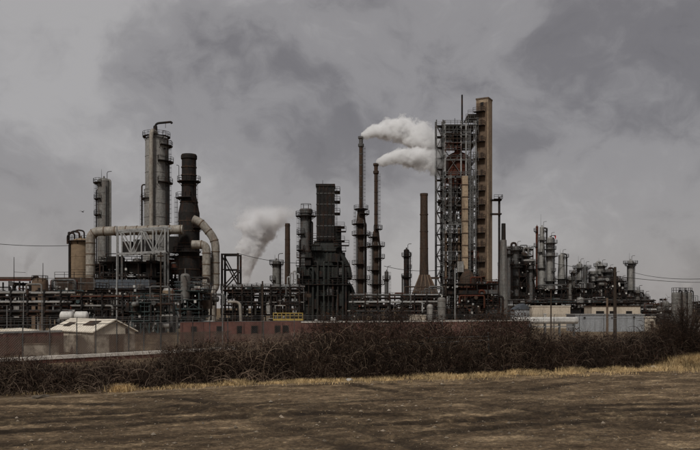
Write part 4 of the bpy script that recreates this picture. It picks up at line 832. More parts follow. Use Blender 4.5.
rack('pipe_rack', 'pale pipe bridge leading to the three silos', 628, 672, [313.5, 310.5], 190, 2, 5, 4, 27, .12, .25, ['pipe_white', 'steel_pale', 'insulation_pale'], mt='steel_grey')
for px, w_, yt, Y, lab in ((509, 3.4, 251, 312, 'thin dark column hugging the grey chimney'), (531, 4, 266, 318, 'short column between the brown topped column and the riser'), (570, 3.6, 277, 322, 'short thin column right of the lone collared column'), (574, 3, 270, 330, 'thin column left of the close pair'), (615.5, 4, 276, 338, 'thin column hidden behind the black wooden pole'), (638, 4.6, 290, 325, 'stubby column at the right end of the unit'), (645, 3.6, 296, 322, 'shortest column at the right end of the unit')):
    column('process_column', lab, px, w_, yt, Y, 'steel_grey' if px % 2 else 'insulation', plats=[(yt+3, 'F', 1.3), (yt+13, 'R', 1.3)], pipes=[(185, .25, yt+2, 305, 'steel_dark', True)], lad=[(0, yt+2, 303)], bands=5, group=G, mast=1.5)
module('pipework_unit', 'tall open frame of ladders and pipes behind the brown topped column', 507, 533, [300, 288, 277, 266, 256, 249], 345, 9, 401, 44, 4, .36, thick=2.2, brace=.6)
module('pipework_unit', 'dark pipework behind the corrugated shed and pale pipe bridge', 640, 674, [322, 317, 312], 170, 6, 404, 30, 5, .16, mats=['steel_dark']*3+['steel_grey', 'insulation_pale', 'rust_red'])
module('pipework_unit', 'low pipework between the beige trailer and right-hand rack', 520, 640, [313, 308, 303], 205, 8, 407, 60, 9, .2, mats=PIPEMATS+['steel_pale']*3, thick=1.2)
# -- sheds and cabins of the right-hand side
def cabin(label, px0, px1, ytop, Y, depth, mw, mr, gable=0, name='cabin', cat='cabin', panels=0, windows=(), doors=(), rz=0):
    t = thing(name, label, cat, (X((px0+px1)/2, Y), Y, 0), None, rz); a = X(px0, Y)-t.location.x; c_ = -a; z = Z(ytop+gable, Y)
    MB().box(a, c_, 0, depth, 0, z).build('wall', mw, t)
    if gable:
        zt = Z(ytop, Y); MB().add([(a-.15, -.15, z+.003), (c_+.15, -.15, z+.003), (c_+.15, depth+.15, z+.003), (a-.15, depth+.15, z+.003), (0, -.15, zt), (0, depth+.15, zt)], [(3, 2, 1, 0), (0, 4, 5, 3), (1, 2, 5, 4), (0, 1, 4), (2, 3, 5)]).build('roof', mr, t)
    else: MB().box(a-.12, c_+.12, -.12, depth+.12, z+.003, z+.15).build('roof', mr, t)
    for i in range(panels+1 if panels else 0): x = a+(c_-a)*i/panels; MB().box(x-.04, x+.04, -.05, -.003, .02, z-.05).build('panel_rib', mw, t)
    for (px, py, w_, h_) in windows: xx, zz = X(px, Y)-t.location.x, Z(py, Y); q = Y/FPX; MB().box(xx-w_*q/2, xx+w_*q/2, -.06, -.004, zz-h_*q/2, zz+h_*q/2).build('window', 'opening', t)
    for (px, w_, yt) in doors: xx = X(px, Y)-t.location.x; q = Y/FPX; MB().box(xx-w_*q/2, xx+w_*q/2, -.06, -.004, .02, Z(yt, Y)).build('door', 'tan_dark', t)
    return t
cabin('blue grey gabled hut left of the beige trailer', 515, 533, 303.5, 140, 4, 'wall_blue', 'steel_blue', 6)
cabin('long beige trailer behind the white pipe', 532, 570, 306.5, 138, 3, 'wall_cream', 'roof_cream', 0, 'trailer', 'trailer', 9)
cabin('long blue grey corrugated shed beside the black wooden pole', 575.5, 644, 315, 118, 5, 'wall_blue', 'steel_pale', 0, 'corrugated_shed', 'shed', 28, [(584.5, 318, 2, 2), (634, 317.5, 2, 2), (612, 318, 1.6, 1.6)])
cabin('beige shed end with a dark doorway right of the corrugated shed', 645.5, 655, 317.5, 117.5, 4, 'wall_cream', 'roof_cream', 0, 'cabin', 'cabin', 3, [], [(652, 3, 321)])
cabin('low beige building behind the corrugated shed roof', 592, 640, 306.5, 150, 5, 'wall_cream', 'stack_brown', 0, 'cabin', 'building', 10, [(600, 312.5, 8, 3), (612, 312.5, 5, 3), (629, 312.5, 6, 3)])
Y = 100; t = thing('white_pipeline', 'fat white pipe lying in front of the beige trailer', 'pipeline', (X(545, Y), Y, 0))
drum(t, (0, 0, Z(320.4, Y)), (577-513)*Y/FPX, .44, 'pipe_white', 'x', 'pipe_run', False)
for i in range(5): x = -3.6+i*1.8; MB().box(x-.08, x+.08, -.3, .3, 0, Z(323, Y)).build('support', 'steel_grey', t)
MB().box(-4, 4.1, -.25, .25, Z(327, Y), Z(326, Y)).build('low_rail', 'steel_pale', t)
# -- three silos with a shared railing, steam behind
Ysl = 118; s = Ysl/FPX
for i, (px, w_) in enumerate(((676.3, 9.2), (684, 6.6), (690.6, 7.6))):
    t = thing('silo', ['left of three grey silos, the widest', 'middle of three grey silos, the narrowest', 'right of three grey silos behind the tall bush'][i], 'silo', (X(px, Ysl), Ysl+i*.4, 0), 'grey silos'); r = w_*s/2
    MB().lathe([(r, 0), (r, Z(293.5, Ysl)), (r*.9, Z(292.6, Ysl)), (.01, Z(292, Ysl))], n=24).build('shell', 'insulation', t)
    for y in (296, 303, 310, 317, 324): MB().ring(r*.99, r*1.02+.02, Z(y, Ysl), Z(y, Ysl)+.1, 0, 2*math.pi, n=24).build('hoop', 'insulation', t)
    mb = MB(); railing_pts(mb, [(r*.95*math.cos(k*math.pi/5), r*.95*math.sin(k*math.pi/5), Z(293.2, Ysl)) for k in range(11)], .8, .035, 1.); mb.build('railing', 'steel_dark', t)
    MB().tube([(r+.1, -.2, 0), (r+.1, -.2, Z(291, Ysl)), (r*.4, -.2, Z(290.6, Ysl)), (r*.4, -.2, Z(293, Ysl))], .08, 6, .4).build('pipe', 'steel_dark', t)
module('pipework_unit', 'small railed steel frame at the right edge beyond the silos', 696, 716, [316, 309, 302], 195, 5, 301, 12, 3, .14, 'steel_grey', thick=.8)
cabin('pale low building at the right edge below the silos', 697, 722, 325, 110, 4, 'concrete', 'steel_pale', 0, 'cabin', 'building')
# -- far trees on the horizon and the hazy plain
rng2 = np.random.default_rng(5)
def far_trees(name, label, px0, px1, Y, hmean, n):
    V = []; F = []
    for i in range(n):
        px = px0+(px1-px0)*i/(n-1)+rng2.normal(0, .4); h = hmean*(.6+.8*rng2.random()); x = X(px, Y)
        for k in range(26):
            q = rng2.normal(0, 1, 3)*(h*.3, h*.3, h*.22)+(x, Y, h*.6); e = rng2.normal(0, h*.12, (3, 3)); o = len(V); V += list(q+e); F.append((o, o+1, o+2))
    o = fastmesh(name, np.array(V), F, 'far_foliage'); tag(o, label, 'trees', None, 'stuff'); return o
far_trees('tree_line', 'far low line of trees on the horizon at right', 560, 760, 800, 8, 130)
far_trees('tree_line', 'far low line of trees on the horizon at left', -60, 60, 800, 6, 70)
# ================================================================== POLES, CABLES
def pole(label, px, ytop, Y, r, mt, name='utility_pole', cat='pole', arms=(), extra=None):
    t = thing(name, label, cat, (X(px, Y), Y, 0), 'poles'); MB().cyl((0, 0, -.3), (0, 0, Z(ytop, Y)), r, r*.7, 10).build('pole_shaft', mt, t)
    for y, w_ in arms: MB().box(-w_, w_, -r-.12, -r*.9, Z(y, Y)-.07, Z(y, Y)+.07).build('crossarm', mt, t)
    return t
pole('tall thin pale pole before the truss bridge', 116.8, 226, 128, .13, 'steel_pale')
pole('dark pole in front of the pale upright vessel', 160.8, 252, 78, .10, 'wood_pole', arms=[(256, .3)])
pole('thin grey pole in front of the outer duct', 222.6, 286, 76, .07, 'galvanised')
pole('short dark post left of the yellow skid', 262.5, 281, 80, .11, 'wood_pole')
pole('thin pale pole below the coker tower hopper', 455, 268, 110, .09, 'steel_pale')
pole('dark pole in front of the beige trailer', 551, 293, 90, .10, 'wood_pole')
pole('black wooden pole in front of the corrugated shed', 615, 267, 82, .2, 'wood_pole')
pole('brown wooden pole left of the black wooden pole', 607.2, 298, 86, .16, 'tan_dark')
t = pole('floodlight pole left of the silos', 663, 300, 120, .06, 'steel_grey', 'floodlight_pole')
for dx in (-.28, .28): MB().box(dx-.2, dx+.2, -.15, .1, Z(300.6, 120), Z(298.6, 120)).build('lamp_head', 'steel_dark', t)
for px, yt, lab in ((7, 305, 'pale post left in front of the long pipe rack'), (23.5, 293, 'tall pale post in front of the long pipe rack'), (42, 296, 'pale post right in front of the long pipe rack')):
    pole(lab, px, yt, 72, .05, 'galvanised')
def cable(label, pts, Y0, Y1, sag=.6, r=.035, n=14):
    a, c_ = P(*pts[0], Y0), P(*pts[1], Y1); path = [a.lerp(c_, k/n)-Vector((0, 0, sag*4*(k/n)*(1-k/n))) for k in range(n+1)]
    o = MB().sweep(path, r, 5, True).build('power_cable', 'cable'); return tag(o, label, 'cable', 'power cables')
cable('single dark cable crossing the sky at the left edge', [(-40, 240), (70, 245.5)], 150, 196, .5, .06)
cable('cable running from the duct gantry to the dark heater', [(237, 253), (330, 262)], 204, 202, 1.2, .07)
cable('cable behind the slim dark column', [(384, 266), (440, 270)], 255, 252, .8, .08)
cable('upper cable leading off to the right edge', [(632, 272), (730, 277)], 338, 200, 1.5, .08)
cable('lower cable leading off to the right edge', [(615, 276), (730, 281)], 82, 130, .4, .03)
cable('cable between the red flag column and the pair of columns', [(553, 263), (600, 268)], 330, 346, .6, .1)
# ================================================================== WALLS, SHED, FENCE
def longwall(label, a, b_, h, th, mt, coping=None, opens=(), name='boundary_wall', bays=0):
    a, b_ = Vector(a), Vector(b_); d = b_-a; t = thing(name, label, 'wall', (a.x, a.y, 0), None, math.atan2(d.y, d.x)); ln = d.length
    n_ = bays or 1
    for i in range(n_): MB().box(ln*i/n_+.01, ln*(i+1)/n_-.01, 0, th, -.2, h-.04*(i % 2)*(bays > 0)).build('panel', mt, t)
    if coping: MB().box(0, ln, -.05, th+.05, h+.003, h+.13).build('coping', coping, t)
    if bays:
        for i in range(n_+1): MB().box(ln*i/n_-.09, ln*i/n_+.09, -.08, -.003, -.2, h-.05).build('pier', mt, t)
    for (u, w_, z0_, z1_) in opens:
        o = MB().box(ln*u-w_/2, ln*u+w_/2, -.02, -.004, z0_, z1_).build('vent_opening', 'opening', t); f_ = MB(); a_, b2 = ln*u-w_/2, ln*u+w_/2
        f_.box(a_-.06, a_-.001, -.07, -.004, z0_-.06, z1_+.06); f_.box(b2+.001, b2+.06, -.07, -.004, z0_-.06, z1_+.06); f_.box(a_, b2, -.07, -.004, z1_+.001, z1_+.06); f_.box(a_-.08, b2+.08, -.1, -.004, z0_-.12, z0_-.061); f_.build('vent_frame', 'stack_brown', o)
        sl_ = MB()
        for k in range(4): zz_ = z0_+(z1_-z0_)*(k+.5)/4; sl_.box(a_, b2, -.05, -.021, zz_-.03, zz_+.03)
        sl_.build('louvre', 'steel_dark', o)
    return t
longwall('long red brick coloured wall below the dark heater', (X(181, 80), 80), (X(300, 86), 86), Z(323, 80)+.12, .3, 'wall_red', None, [(.31, .6, .9, 1.6), (.48, .65, .9, 1.6), (.60, .65, .9, 1.6), (.80, .55, .9, 1.6), (.87, .6, .9, 1.6), (.10, .5, .9, 1.6)], bays=6)
longwall('pale capped red wall from the heater to the coker tower', (X(300, 86), 86.5), (X(528, 98), 98), Z(322.8, 86), .3, 'wall_red', 'concrete', [], bays=13)
longwall('dark red wall at the left edge', (X(-60, 55), 55), (X(62, 62), 62), Z(333.5, 58), .25, 'wall_red', 'steel_pale', [], bays=8)
for px, lab in ((333, 'white upright bollard tank on the red wall below the heater'), (316, 'small white cap on the red wall below the heater')):
    Y = 93; t = thing('vent_cap', lab, 'vent', (X(px, Y), Y, 0), 'white vents'); q = .32 if px == 333 else .2
    MB().lathe([(q*.7, 0), (q*.7, Z(321, Y)), (q, Z(320.8, Y)), (q, Z(318 if px == 333 else 320, Y)), (q*.5, Z(316.8 if px == 333 else 319.4, Y)), (.01, Z(316.5 if px == 333 else 319.2, Y))], n=14).build('cap', 'pipe_white', t)
# gabled shed turned towards the viewer
Yg = 60; al_ = R(41); Wg, Lg = 3.3, 8.4; t = thing('gabled_shed', 'cream gabled shed with dark roof patches behind the fence', 'shed', (X(94, Yg), Yg, 0), None, al_)
ze, zr = Z(331.5, Yg), Z(320.2, Yg+1)
MB().box(0, Wg, 0, Lg, -.1, ze).build('wall', 'wall_cream', t)
MB().add([(0, -.0, ze+.003), (Wg, 0, ze+.003), (Wg/2, 0, zr-.06), (0, .1, ze+.003), (Wg, .1, ze+.003), (Wg/2, .1, zr-.06)], [(0, 1, 2), (5, 4, 3), (0, 3, 4, 1), (1, 4, 5, 2), (2, 5, 3, 0)]).build('gable', 'wall_cream', t)
e = .18; tk = .09
for sgn in (-1, 1):
    x_e = -e if sgn < 0 else Wg+e; zo = ze-e*(zr-ze)/(Wg/2); xr = Wg/2
    MB().add([(x_e, -.2, zo), (x_e, Lg+.2, zo), (xr, Lg+.2, zr), (xr, -.2, zr), (x_e, -.2, zo+tk), (x_e, Lg+.2, zo+tk), (xr, Lg+.2, zr+tk), (xr, -.2, zr+tk)], [(0, 1, 2, 3), (7, 6, 5, 4), (0, 4, 5, 1), (1, 5, 6, 2), (2, 6, 7, 3), (3, 7, 4, 0)]).build('roof', 'roof_cream', t)
def onroof(u, v): return (-e+(Wg/2+e)*u, Lg*v, ze-e*(zr-ze)/(Wg/2)+(zr-ze)*(1+e/(Wg/2))*u+tk)
q = [onroof(.42, .18), onroof(.42, .42), onroof(.78, .42), onroof(.78, .18)]
MB().add([(x, y, z+.004) for x, y, z in q]+[(x, y, z+.05) for x, y, z in q], [(3, 2, 1, 0), (4, 5, 6, 7), (0, 1, 5, 4), (1, 2, 6, 5), (2, 3, 7, 6), (3, 0, 4, 7)]).build('roof_patch', 'stack_brown', t)
q = [onroof(.3, .68), onroof(.3, .84), onroof(.62, .84), onroof(.62, .68)]
MB().add([(x, y, z+.004) for x, y, z in q]+[(x, y, z+.05) for x, y, z in q], [(3, 2, 1, 0), (4, 5, 6, 7), (0, 1, 5, 4), (1, 2, 6, 5), (2, 3, 7, 6), (3, 0, 4, 7)]).build('roof_patch', 'stack_brown', t)
MB().box(1.2, 2.3, -.06, -.004, 0, 1.5).build('door', 'tan_dark', t); MB().box(2.5, 2.62, -.25, -.004, ze-.2, ze+.2).build('lamp', 'steel_dark', t)
for i in range(8): MB().box(-.05, -.003, Lg*i/7-.04, Lg*i/7+.04, 0, ze-.05).build('panel_rib', 'wall_cream', t)
cabin('low beige shed roof at the left edge behind the dark red wall', -20, 19, 329, 66, 4, 'wall_cream', 'roof_cream', 2.5, 'low_shed', 'shed')
t = thing('beige_crate', 'long low beige container between dark red wall and fence', 'container', (X(42, 53), 53, 0), None, R(20)); s = 53/FPX
MB().box(-17*s, 16*s, 0, 1.2, 0, Z(344.5, 53)).build('body', 'wall_cream', t); MB().box(-17.3*s, 16.3*s, -.03, 1.23, Z(344.5, 53)+.003, Z(344, 53)).build('lid', 'tan', t)
# chain-link fence with privacy mesh, and the low concrete kerb wall in front of it
FA, FB, FC, FD = Vector((-27., 42.2)), Vector((X(232, 62.6), 62.6)), Vector((X(604, 80), 80)), Vector((X(720, 84), 84))
def fence(label, a, b_, screen, post_us, h=2.45, kerb=False):
    d = b_-a; ln = d.length; t = thing('chain_link_fence', label, 'fence', (a.x, a.y, 0), 'chain-link fence runs', math.atan2(d.y, d.x))
    V = []; F = []; sp = .17; w_ = .0045
    for i in range(int((ln+h)/sp)):
        for sg in (0, 1):
            u0 = i*sp-(h if sg == 0 else 0); u1 = u0+h
            if sg == 0: xa, za, xb, zb = u0, .06, u1, h
            else: xa, za, xb, zb = u0, h, u1, .06
            if xa < 0: f_ = -xa/(xb-xa); za += (zb-za)*f_; xa = 0
            if xb > ln: f_ = (ln-xa)/(xb-xa); zb = za+(zb-za)*f_; xb = ln
            if xb-xa < .05: continue
            o = len(V); V += [(xa, -w_, za-w_), (xa, w_, za+w_), (xb, w_, zb+w_), (xb, -w_, zb-w_)]; F.append((o, o+1, o+2, o+3))
    fastmesh('wire_mesh', V, F, 'steel_grey', False, t)
    for z in (h, .06): MB().cyl((0, 0, z), (ln, 0, z), .025, n=6).build('rail', 'galvanised', t)
    for u in post_us:
        p_ = MB().cyl((u, .03, -.2), (u, .03, h+.05), .036, n=8).build('post', 'steel_grey', t)
        MB().tube([(u, .03, h), (u, .03, h+.15), (u-.1, -.18, h+.42), (u-.12, -.3, h+.46)], .025, 6, .1).build('barbed_arm', 'galvanised', p_)
    for k in range(3):
        yy, zz = .03-.08*(k+1), h+.2+.12*k; MB().cyl((0, yy, zz), (ln, yy, zz), .012, n=4).build('barbed_wire', 'galvanised', t)
    if screen: MB().box(0, ln, .055, .06, .3, screen).build('privacy_screen', 'privacy_mesh', t)
    return t
LA = (FB-FA).length
def upx(px):      # distance along FA-FB where a photograph column falls
    k = (px-350)/FPX; d = (FB-FA)/LA; return (k*FA.y-FA.x)/(d.x-k*d.y)
fence('chain-link fence with brown privacy mesh in front of the shed', FA, FB, 1.72, [upx(p) for p in (-8, 23, 50, 77, 96, 117, 129, 144, 161, 178, 193, 210, 228)])
FE = FB.lerp(FC, .34); LE = (FE-FB).length; fence('chain-link fence with brown privacy mesh below the red wall', FB, FE, 1.45, [LE*k/5 for k in range(1, 6)])
LB = (FC-FE).length; fence('chain-link fence behind the hedge up to the corrugated shed', FE, FC, None, [LB*k/8 for k in range(1, 9)])
LC = (FD-FC).length; fence('chain-link fence with hooked posts in front of the corrugated shed', FC, FD, None, [LC*k/4 for k in range(1, 5)])
d = (FB-FA)/LA; nrm = Vector((d.y, -d.x)); a = FA+nrm*.5; t = thing('kerb_wall', 'low pale concrete kerb wall at the foot of the left fence', 'wall', (a.x, a.y, 0), None, math.atan2(d.y, d.x))
nseg = 12
for i in range(nseg): MB().box(LA*i/nseg+.006, LA*(i+1)/nseg-.006, -.04, .34, .255, .45+.012*((i*7) % 3)).build('kerb_block', 'concrete', t)
MB().box(0, LA, 0, .3, -.2, .25).build('plinth', 'wall_red', t)
# ================================================================== HEDGE, VINES, GRASS, DEBRIS
HPX = np.array([-150, -60, 0, 60, 130, 230, 300, 350, 450, 520, 560, 600, 640, 670, 684, 697, 720, 800.])
HH = np.array([1.15, 1.2, 1.22, 1.3, 1.48, 2.05, 2.55, 3.1, 3.2, 2.95, 2.3, 2.1, 2.15, 2.4, 2.6, 2.4, 2.2, 2.1])
hpl = np.stack([HX, HY], 1); seg = np.hypot(*np.diff(hpl, axis=0).T); cum = np.concatenate([[0], np.cumsum(seg)])
def hpoint(u): return np.interp(u, cum, HX), np.interp(u, cum, HY)
def hheight(x, y): return np.interp(350+x/y*FPX, HPX, HH)
def strands(name, base, dirs, length, r0, curl, droop, material, k=5, parent=None, rs=None, floor=True):
    n = len(base); rs = rs or np.random.default_rng(1); p = base.copy(); d = dirs/np.linalg.norm(dirs, axis=1)[:, None]; step = (length/k)[:, None]
    axis_ = rs.normal(0, 1, (n, 3)); pts = [p.copy()]
    for i in range(k):
        d = d+np.cross(axis_, d)*curl/k+rs.normal(0, curl*.5/k, (n, 3)); d[:, 2] -= droop*(i+1)/k/k*2; d /= np.linalg.norm(d, axis=1)[:, None]
        p = p+d*step
        if floor: p[:, 2] = np.maximum(p[:, 2], .02)
        pts.append(p.copy())
    pts = np.stack(pts, 1)                                              # n, k+1, 3
    tan = np.gradient(pts, axis=1); tan /= np.linalg.norm(tan, axis=2)[..., None]+1e-9
    ref = np.array([.31, .87, .38]); u = np.cross(tan, ref); u /= np.linalg.norm(u, axis=2)[..., None]+1e-9; w = np.cross(tan, u)
    rad = (r0[:, None]*np.linspace(1, .35, k+1))[..., None]
    V = np.stack([pts+(u*math.cos(a)+w*math.sin(a))*rad for a in (0, 2.094, 4.189)], 2).reshape(-1, 3)
    i0 = (np.arange(n)[:, None]*(k+1)+np.arange(k)).ravel()*3
    F = np.concatenate([np.stack([i0+a, i0+(a+1) % 3, i0+3+(a+1) % 3, i0+3+a], 1) for a in range(3)])
    return fastmesh(name, V, F, material, True, parent), pts
rh = np.random.default_rng(21); nS = 32000; LT = cum[-1]
u = rh.random(nS)*LT; hx_, hy_ = hpoint(u); off = rh.normal(0, .55, nS)
ndir = np.array([-math.sin(TR), math.cos(TR)]); bx, by = hx_+ndir[0]*(off+.7), hy_+ndir[1]*(off+.7)
lump = 1+.26*vn(u*.55, u*0+3.)*2+.18*vn(u*1.9, u*0+11.)*2
hh = hheight(hx_, hy_)*lump*np.exp(-(off/1.6)**2*.5)
zb = rh.random(nS)**.85*hh*.86
base = np.stack([bx, by, zb], 1); dirs = rh.normal(0, 1, (nS, 3))*(1, .8, .7)+(0, -.1, .6)
ln_ = rh.uniform(.25, 1.0, nS)*(.6+.5*rh.random(nS)); rad = rh.choice([.006, .009, .013, .02], nS, p=[.3, .35, .22, .13])
o, _ = strands('bramble_hedge', base, dirs, ln_, rad, 1.15, .5, 'bramble', 5, rs=rh); tag(o, 'long dark tangled hedge of bare brambles across the picture', 'hedge', None, 'stuff')
nS = 7500; u = rh.random(nS)*LT; hx_, hy_ = hpoint(u); off = rh.normal(0, .5, nS); bx, by = hx_+ndir[0]*(off+.7), hy_+ndir[1]*(off+.7)
base = np.stack([bx, by, rh.random(nS)*.2], 1); H_ = hheight(hx_, hy_)*(1+.2*vn(u*.55, u*0+3.)*2); dirs = rh.normal(0, .32, (nS, 3))+(0, 0, 1)
o, _ = strands('bramble_stems', base, dirs, H_*rh.uniform(.7, 1.12, nS), rh.choice([.006, .010, .018], nS, p=[.55, .3, .15]), .55, .25, 'bramble', 7, rs=rh); tag(o, 'upright bare stems standing through the bramble hedge', 'stems', None, 'stuff')
nS = 6500; u = rh.random(nS)*LT; hx_, hy_ = hpoint(u); off = rh.normal(-.2, .5, nS); bx, by = hx_+ndir[0]*(off+.6), hy_+ndir[1]*(off+.6)
base = np.stack([bx, by, rh.random(nS)*hheight(hx_, hy_)*.85], 1); dirs = rh.normal(0, .6, (nS, 3))+(0, -.1, .6)
o, _ = strands('pale_twigs', base, dirs, rh.uniform(.3, 1.2, nS), rh.choice([.005, .008, .012], nS, p=[.5, .35, .15]), 1.5, .9, 'pale_vine', 6, rs=rh); tag(o, 'thin pale twigs scattered through the bramble hedge', 'twigs', None, 'stuff')
# dead leaves caught in the hedge
nL = 22000; u = rh.random(nL)*LT; hx_, hy_ = hpoint(u); off = rh.normal(0, .5, nL); px_ = 350+hx_/hy_*FPX
keep = rh.random(nL) < np.interp(px_, [0, 150, 300, 360, 540, 620, 700], [.25, .3, .6, 1, 1, .7, .6]); u, hx_, hy_, off = u[keep], hx_[keep], hy_[keep], off[keep]; nL = len(u)
hh = hheight(hx_, hy_)*(1+.44*vn(u*.55, u*0+3.))*np.exp(-(off/1.6)**2*.5)
c0 = np.stack([hx_+ndir[0]*(off+.65), hy_+ndir[1]*(off+.65), rh.random(nL)**.6*hh], 1); e1 = rh.normal(0, .028, (nL, 3)); e2 = rh.normal(0, .02, (nL, 3))
V = np.stack([c0-e1, c0+e2, c0+e1, c0-e2], 1).reshape(-1, 3); F = np.arange(4*nL).reshape(-1, 4)
o = fastmesh('dead_leaves', V, F, 'dead_leaf'); tag(o, 'reddish brown dead leaves caught in the bramble hedge', 'leaves', None, 'stuff')
# pale bare vines sprawling at the left part of the hedge: things one can pick out
for i, px in enumerate((4, 22, 38, 55, 70, 86, 104, 122, 146, 172, 205, 238, 262, 300)):
    uu = float(np.interp(px, 350+HX/HY*FPX, cum)); bx0, by0 = hpoint(uu); g_ = rh.uniform(-.25, .25); bx0 += ndir[0]*g_; by0 += ndir[1]*g_; n_ = rh.integers(7, 13)
    lab = ['first', 'second', 'third', 'fourth', 'fifth', 'sixth', 'seventh', 'eighth', 'ninth', 'tenth', 'eleventh', 'twelfth', 'thirteenth', 'fourteenth'][i]+' pale bare vine counted from the left edge of the hedge'
    t = thing('bare_vine', lab, 'vine', (float(bx0), float(by0), 0), 'pale bare vines'); hv = float(hheight(bx0, by0))
    dirs = rh.normal(0, .75, (n_, 3))*(1.2, .35, .4)+(0, -.05, .9); o, pts = strands('stem', np.zeros((n_, 3))+rh.normal(0, .12, (n_, 3))*(1, 1, 0), dirs, rh.uniform(.8, 1.35, n_)*hv, rh.uniform(.011, .024, n_), 1.5, 1.0, 'pale_vine', 9, t, rh)
    q = pts[:, 2:, :].reshape(-1, 3); sel = q[rh.integers(0, len(q), n_*6)]
    tw, _ = strands('twig', sel, rh.normal(0, 1, (len(sel), 3))+(0, 0, .3), rh.uniform(.2, .6, len(sel)), np.full(len(sel), .006), 1.2, .5, 'pale_vine', 4, t, rh); tw['kind'] = 'stuff'; o['kind'] = 'stuff'
# tall bush at the right end
uu = float(np.interp(684, 350+HX/HY*FPX, cum)); bx0, by0 = hpoint(uu); t = thing('tall_bush', 'tall dark bare bush standing above the hedge at right', 'bush', (float(bx0), float(by0)+.5, 0))
n_ = 260; o, pts = strands('stem', rh.normal(0, .3, (n_, 3))*(1, 1, 0), rh.normal(0, .16, (n_, 3))+(0, 0, 1), rh.uniform(2.6, 4.3, n_), rh.uniform(.012, .03, n_), .5, .9, 'bramble', 9, t, rh)
q = pts[:, 3:, :].reshape(-1, 3); sel = q[rh.integers(0, len(q), 5200)]
tw, _ = strands('twig', sel, rh.normal(0, .7, (len(sel), 3))+(0, 0, .5), rh.uniform(.25, .8, len(sel)), np.full(len(sel), .007), .8, .9, 'bramble', 4, t, rh); tw['kind'] = 'stuff'; o['kind'] = 'stuff'
for px, gap, lab in ((668, 1.0, 'leaning grey board against the tall bush'),):
    Y = 45.2; t = thing('leaning_board', lab, 'board', (X(682, Y), Y+.35, 0)); MB().add([(-.1, 0, 0), (.1, 0, 0), (.1, .05, 0), (-.1, .05, 0), (-.36, .6, 2.0), (-.22, .6, 2.0), (-.22, .65, 2.0), (-.36, .65, 2.0)], [(3, 2, 1, 0), (4, 5, 6, 7), (0, 1, 5, 4), (1, 2, 6, 5), (2, 3, 7, 6), (3, 0, 4, 7)]).build('plank', 'wood_pole', t)
# pipe rail and post half buried in the hedge
Y = 42.5; t = thing('pipe_rail', 'pale pipe rail with a leaning post buried in the hedge', 'rail', (X(488, Y), Y-.4, 0)); s = Y/FPX
MB().cyl((0, 0, -.1), (-.05, 0, Z(332, Y)), .045, n=8).build('post', 'galvanised', t); MB().cyl((0, -.06, Z(339.5, Y)), ((385-488)*s, -1.9, Z(343.5, Y)), .025, n=8).build('rail', 'galvanised', t); MB().cyl((0, -.06, Z(336, Y)), ((415-488)*s, -1.2, Z(337, Y)), .018, n=8).build('rail', 'galvanised', t)
# dry grass verge
rg = np.random.default_rng(33)
def blades(name, bx, by, h, parent=None, w=.011, zoff=None):
    n = len(bx); a = rg.random(n)*6.283; lean = rg.normal(0, .45, (n, 2))*h[:, None]; z = gz(bx, by) if zoff is None else np.zeros(n)
    b0 = np.stack([bx, by, z-.02], 1); dx = np.stack([np.cos(a), np.sin(a), a*0], 1)*w; mid_ = b0+np.stack([lean[:, 0]*.35, lean[:, 1]*.35, h*.6], 1); top = b0+np.stack([lean[:, 0], lean[:, 1], h], 1)
    V = np.stack([b0-dx, b0+dx, mid_+dx*.8, mid_-dx*.8, top], 1).reshape(-1, 3); i = np.arange(n)*5
    F = np.concatenate([np.stack([i, i+1, i+2], 1), np.stack([i, i+2, i+3], 1), np.stack([i+3, i+2, i+4], 1)]); return fastmesh(name, V, F, 'dry_grass', False, parent)
nG = 90000; u = rg.random(nG)*LT; hx_, hy_ = hpoint(u); px_ = 350+hx_/hy_*FPX
wid = np.interp(px_, [-100, 0, 130, 250, 400, 600, 700], [.3, .4, .8, 1.5, 1.7, 1.9, 2.1]); off = -(rg.random(nG)**1.3)*wid*np.where(rg.random(nG) < .12, 1.8, 1.)+.35
gx_, gy_ = hx_+ndir[0]*off, hy_+ndir[1]*off
dn = np.interp(px_, [-100, 90, 180, 300, 700], [.06, .2, .7, .85, 1.])*np.clip(.42+2.3*vn(gx_*.7, gy_*1.2)+1.2*vn(gx_*2.6, gy_*2.6), .03, 1)
keep = rg.random(nG) < dn; gx_, gy_, px_ = gx_[keep], gy_[keep], px_[keep]
h = rg.uniform(.05, .26, len(gx_))*(.6+.9*np.clip(.5+vn(gx_*.9, gy_*.9), 0, 1))*np.interp(px_, [0, 300, 560, 640, 700], [.7, .85, 1.0, 1.3, 1.6])
o = blades('dry_grass', gx_, gy_, h); tag(o, 'strip of dry straw coloured grass along the hedge foot', 'grass', None, 'stuff')
for px, n_, hh_, sp, lab in ((119, 700, .42, .38, 'lone straw tuft at the left foot of the hedge'), (676, 3000, .85, .9, 'large straw tuft below the tall bush'), (692, 4500, 1.0, 1.0, 'largest straw tuft at the right edge'), (560, 700, .4, .6, 'straw tuft by the hedge right of the concrete lump'), (430, 600, .36, .6, 'straw tuft at the hedge foot below the pyramid stack'), (232, 600, .34, .6, 'straw tuft at the hedge foot below the gantry')):
    uu = float(np.interp(px, 350+HX/HY*FPX, cum)); bx0, by0 = hpoint(uu); bx0, by0 = float(bx0-ndir[0]*.7), float(by0-ndir[1]*.7); o = blades('grass_tuft', rg.normal(0, sp*.6, n_), rg.normal(0, sp*.45, n_), rg.uniform(.4, 1, n_)*hh_, None, .010, 1)
    o.location = (bx0, by0, float(gz(bx0, by0))); tag(o, lab, 'grass tuft', 'straw tufts')
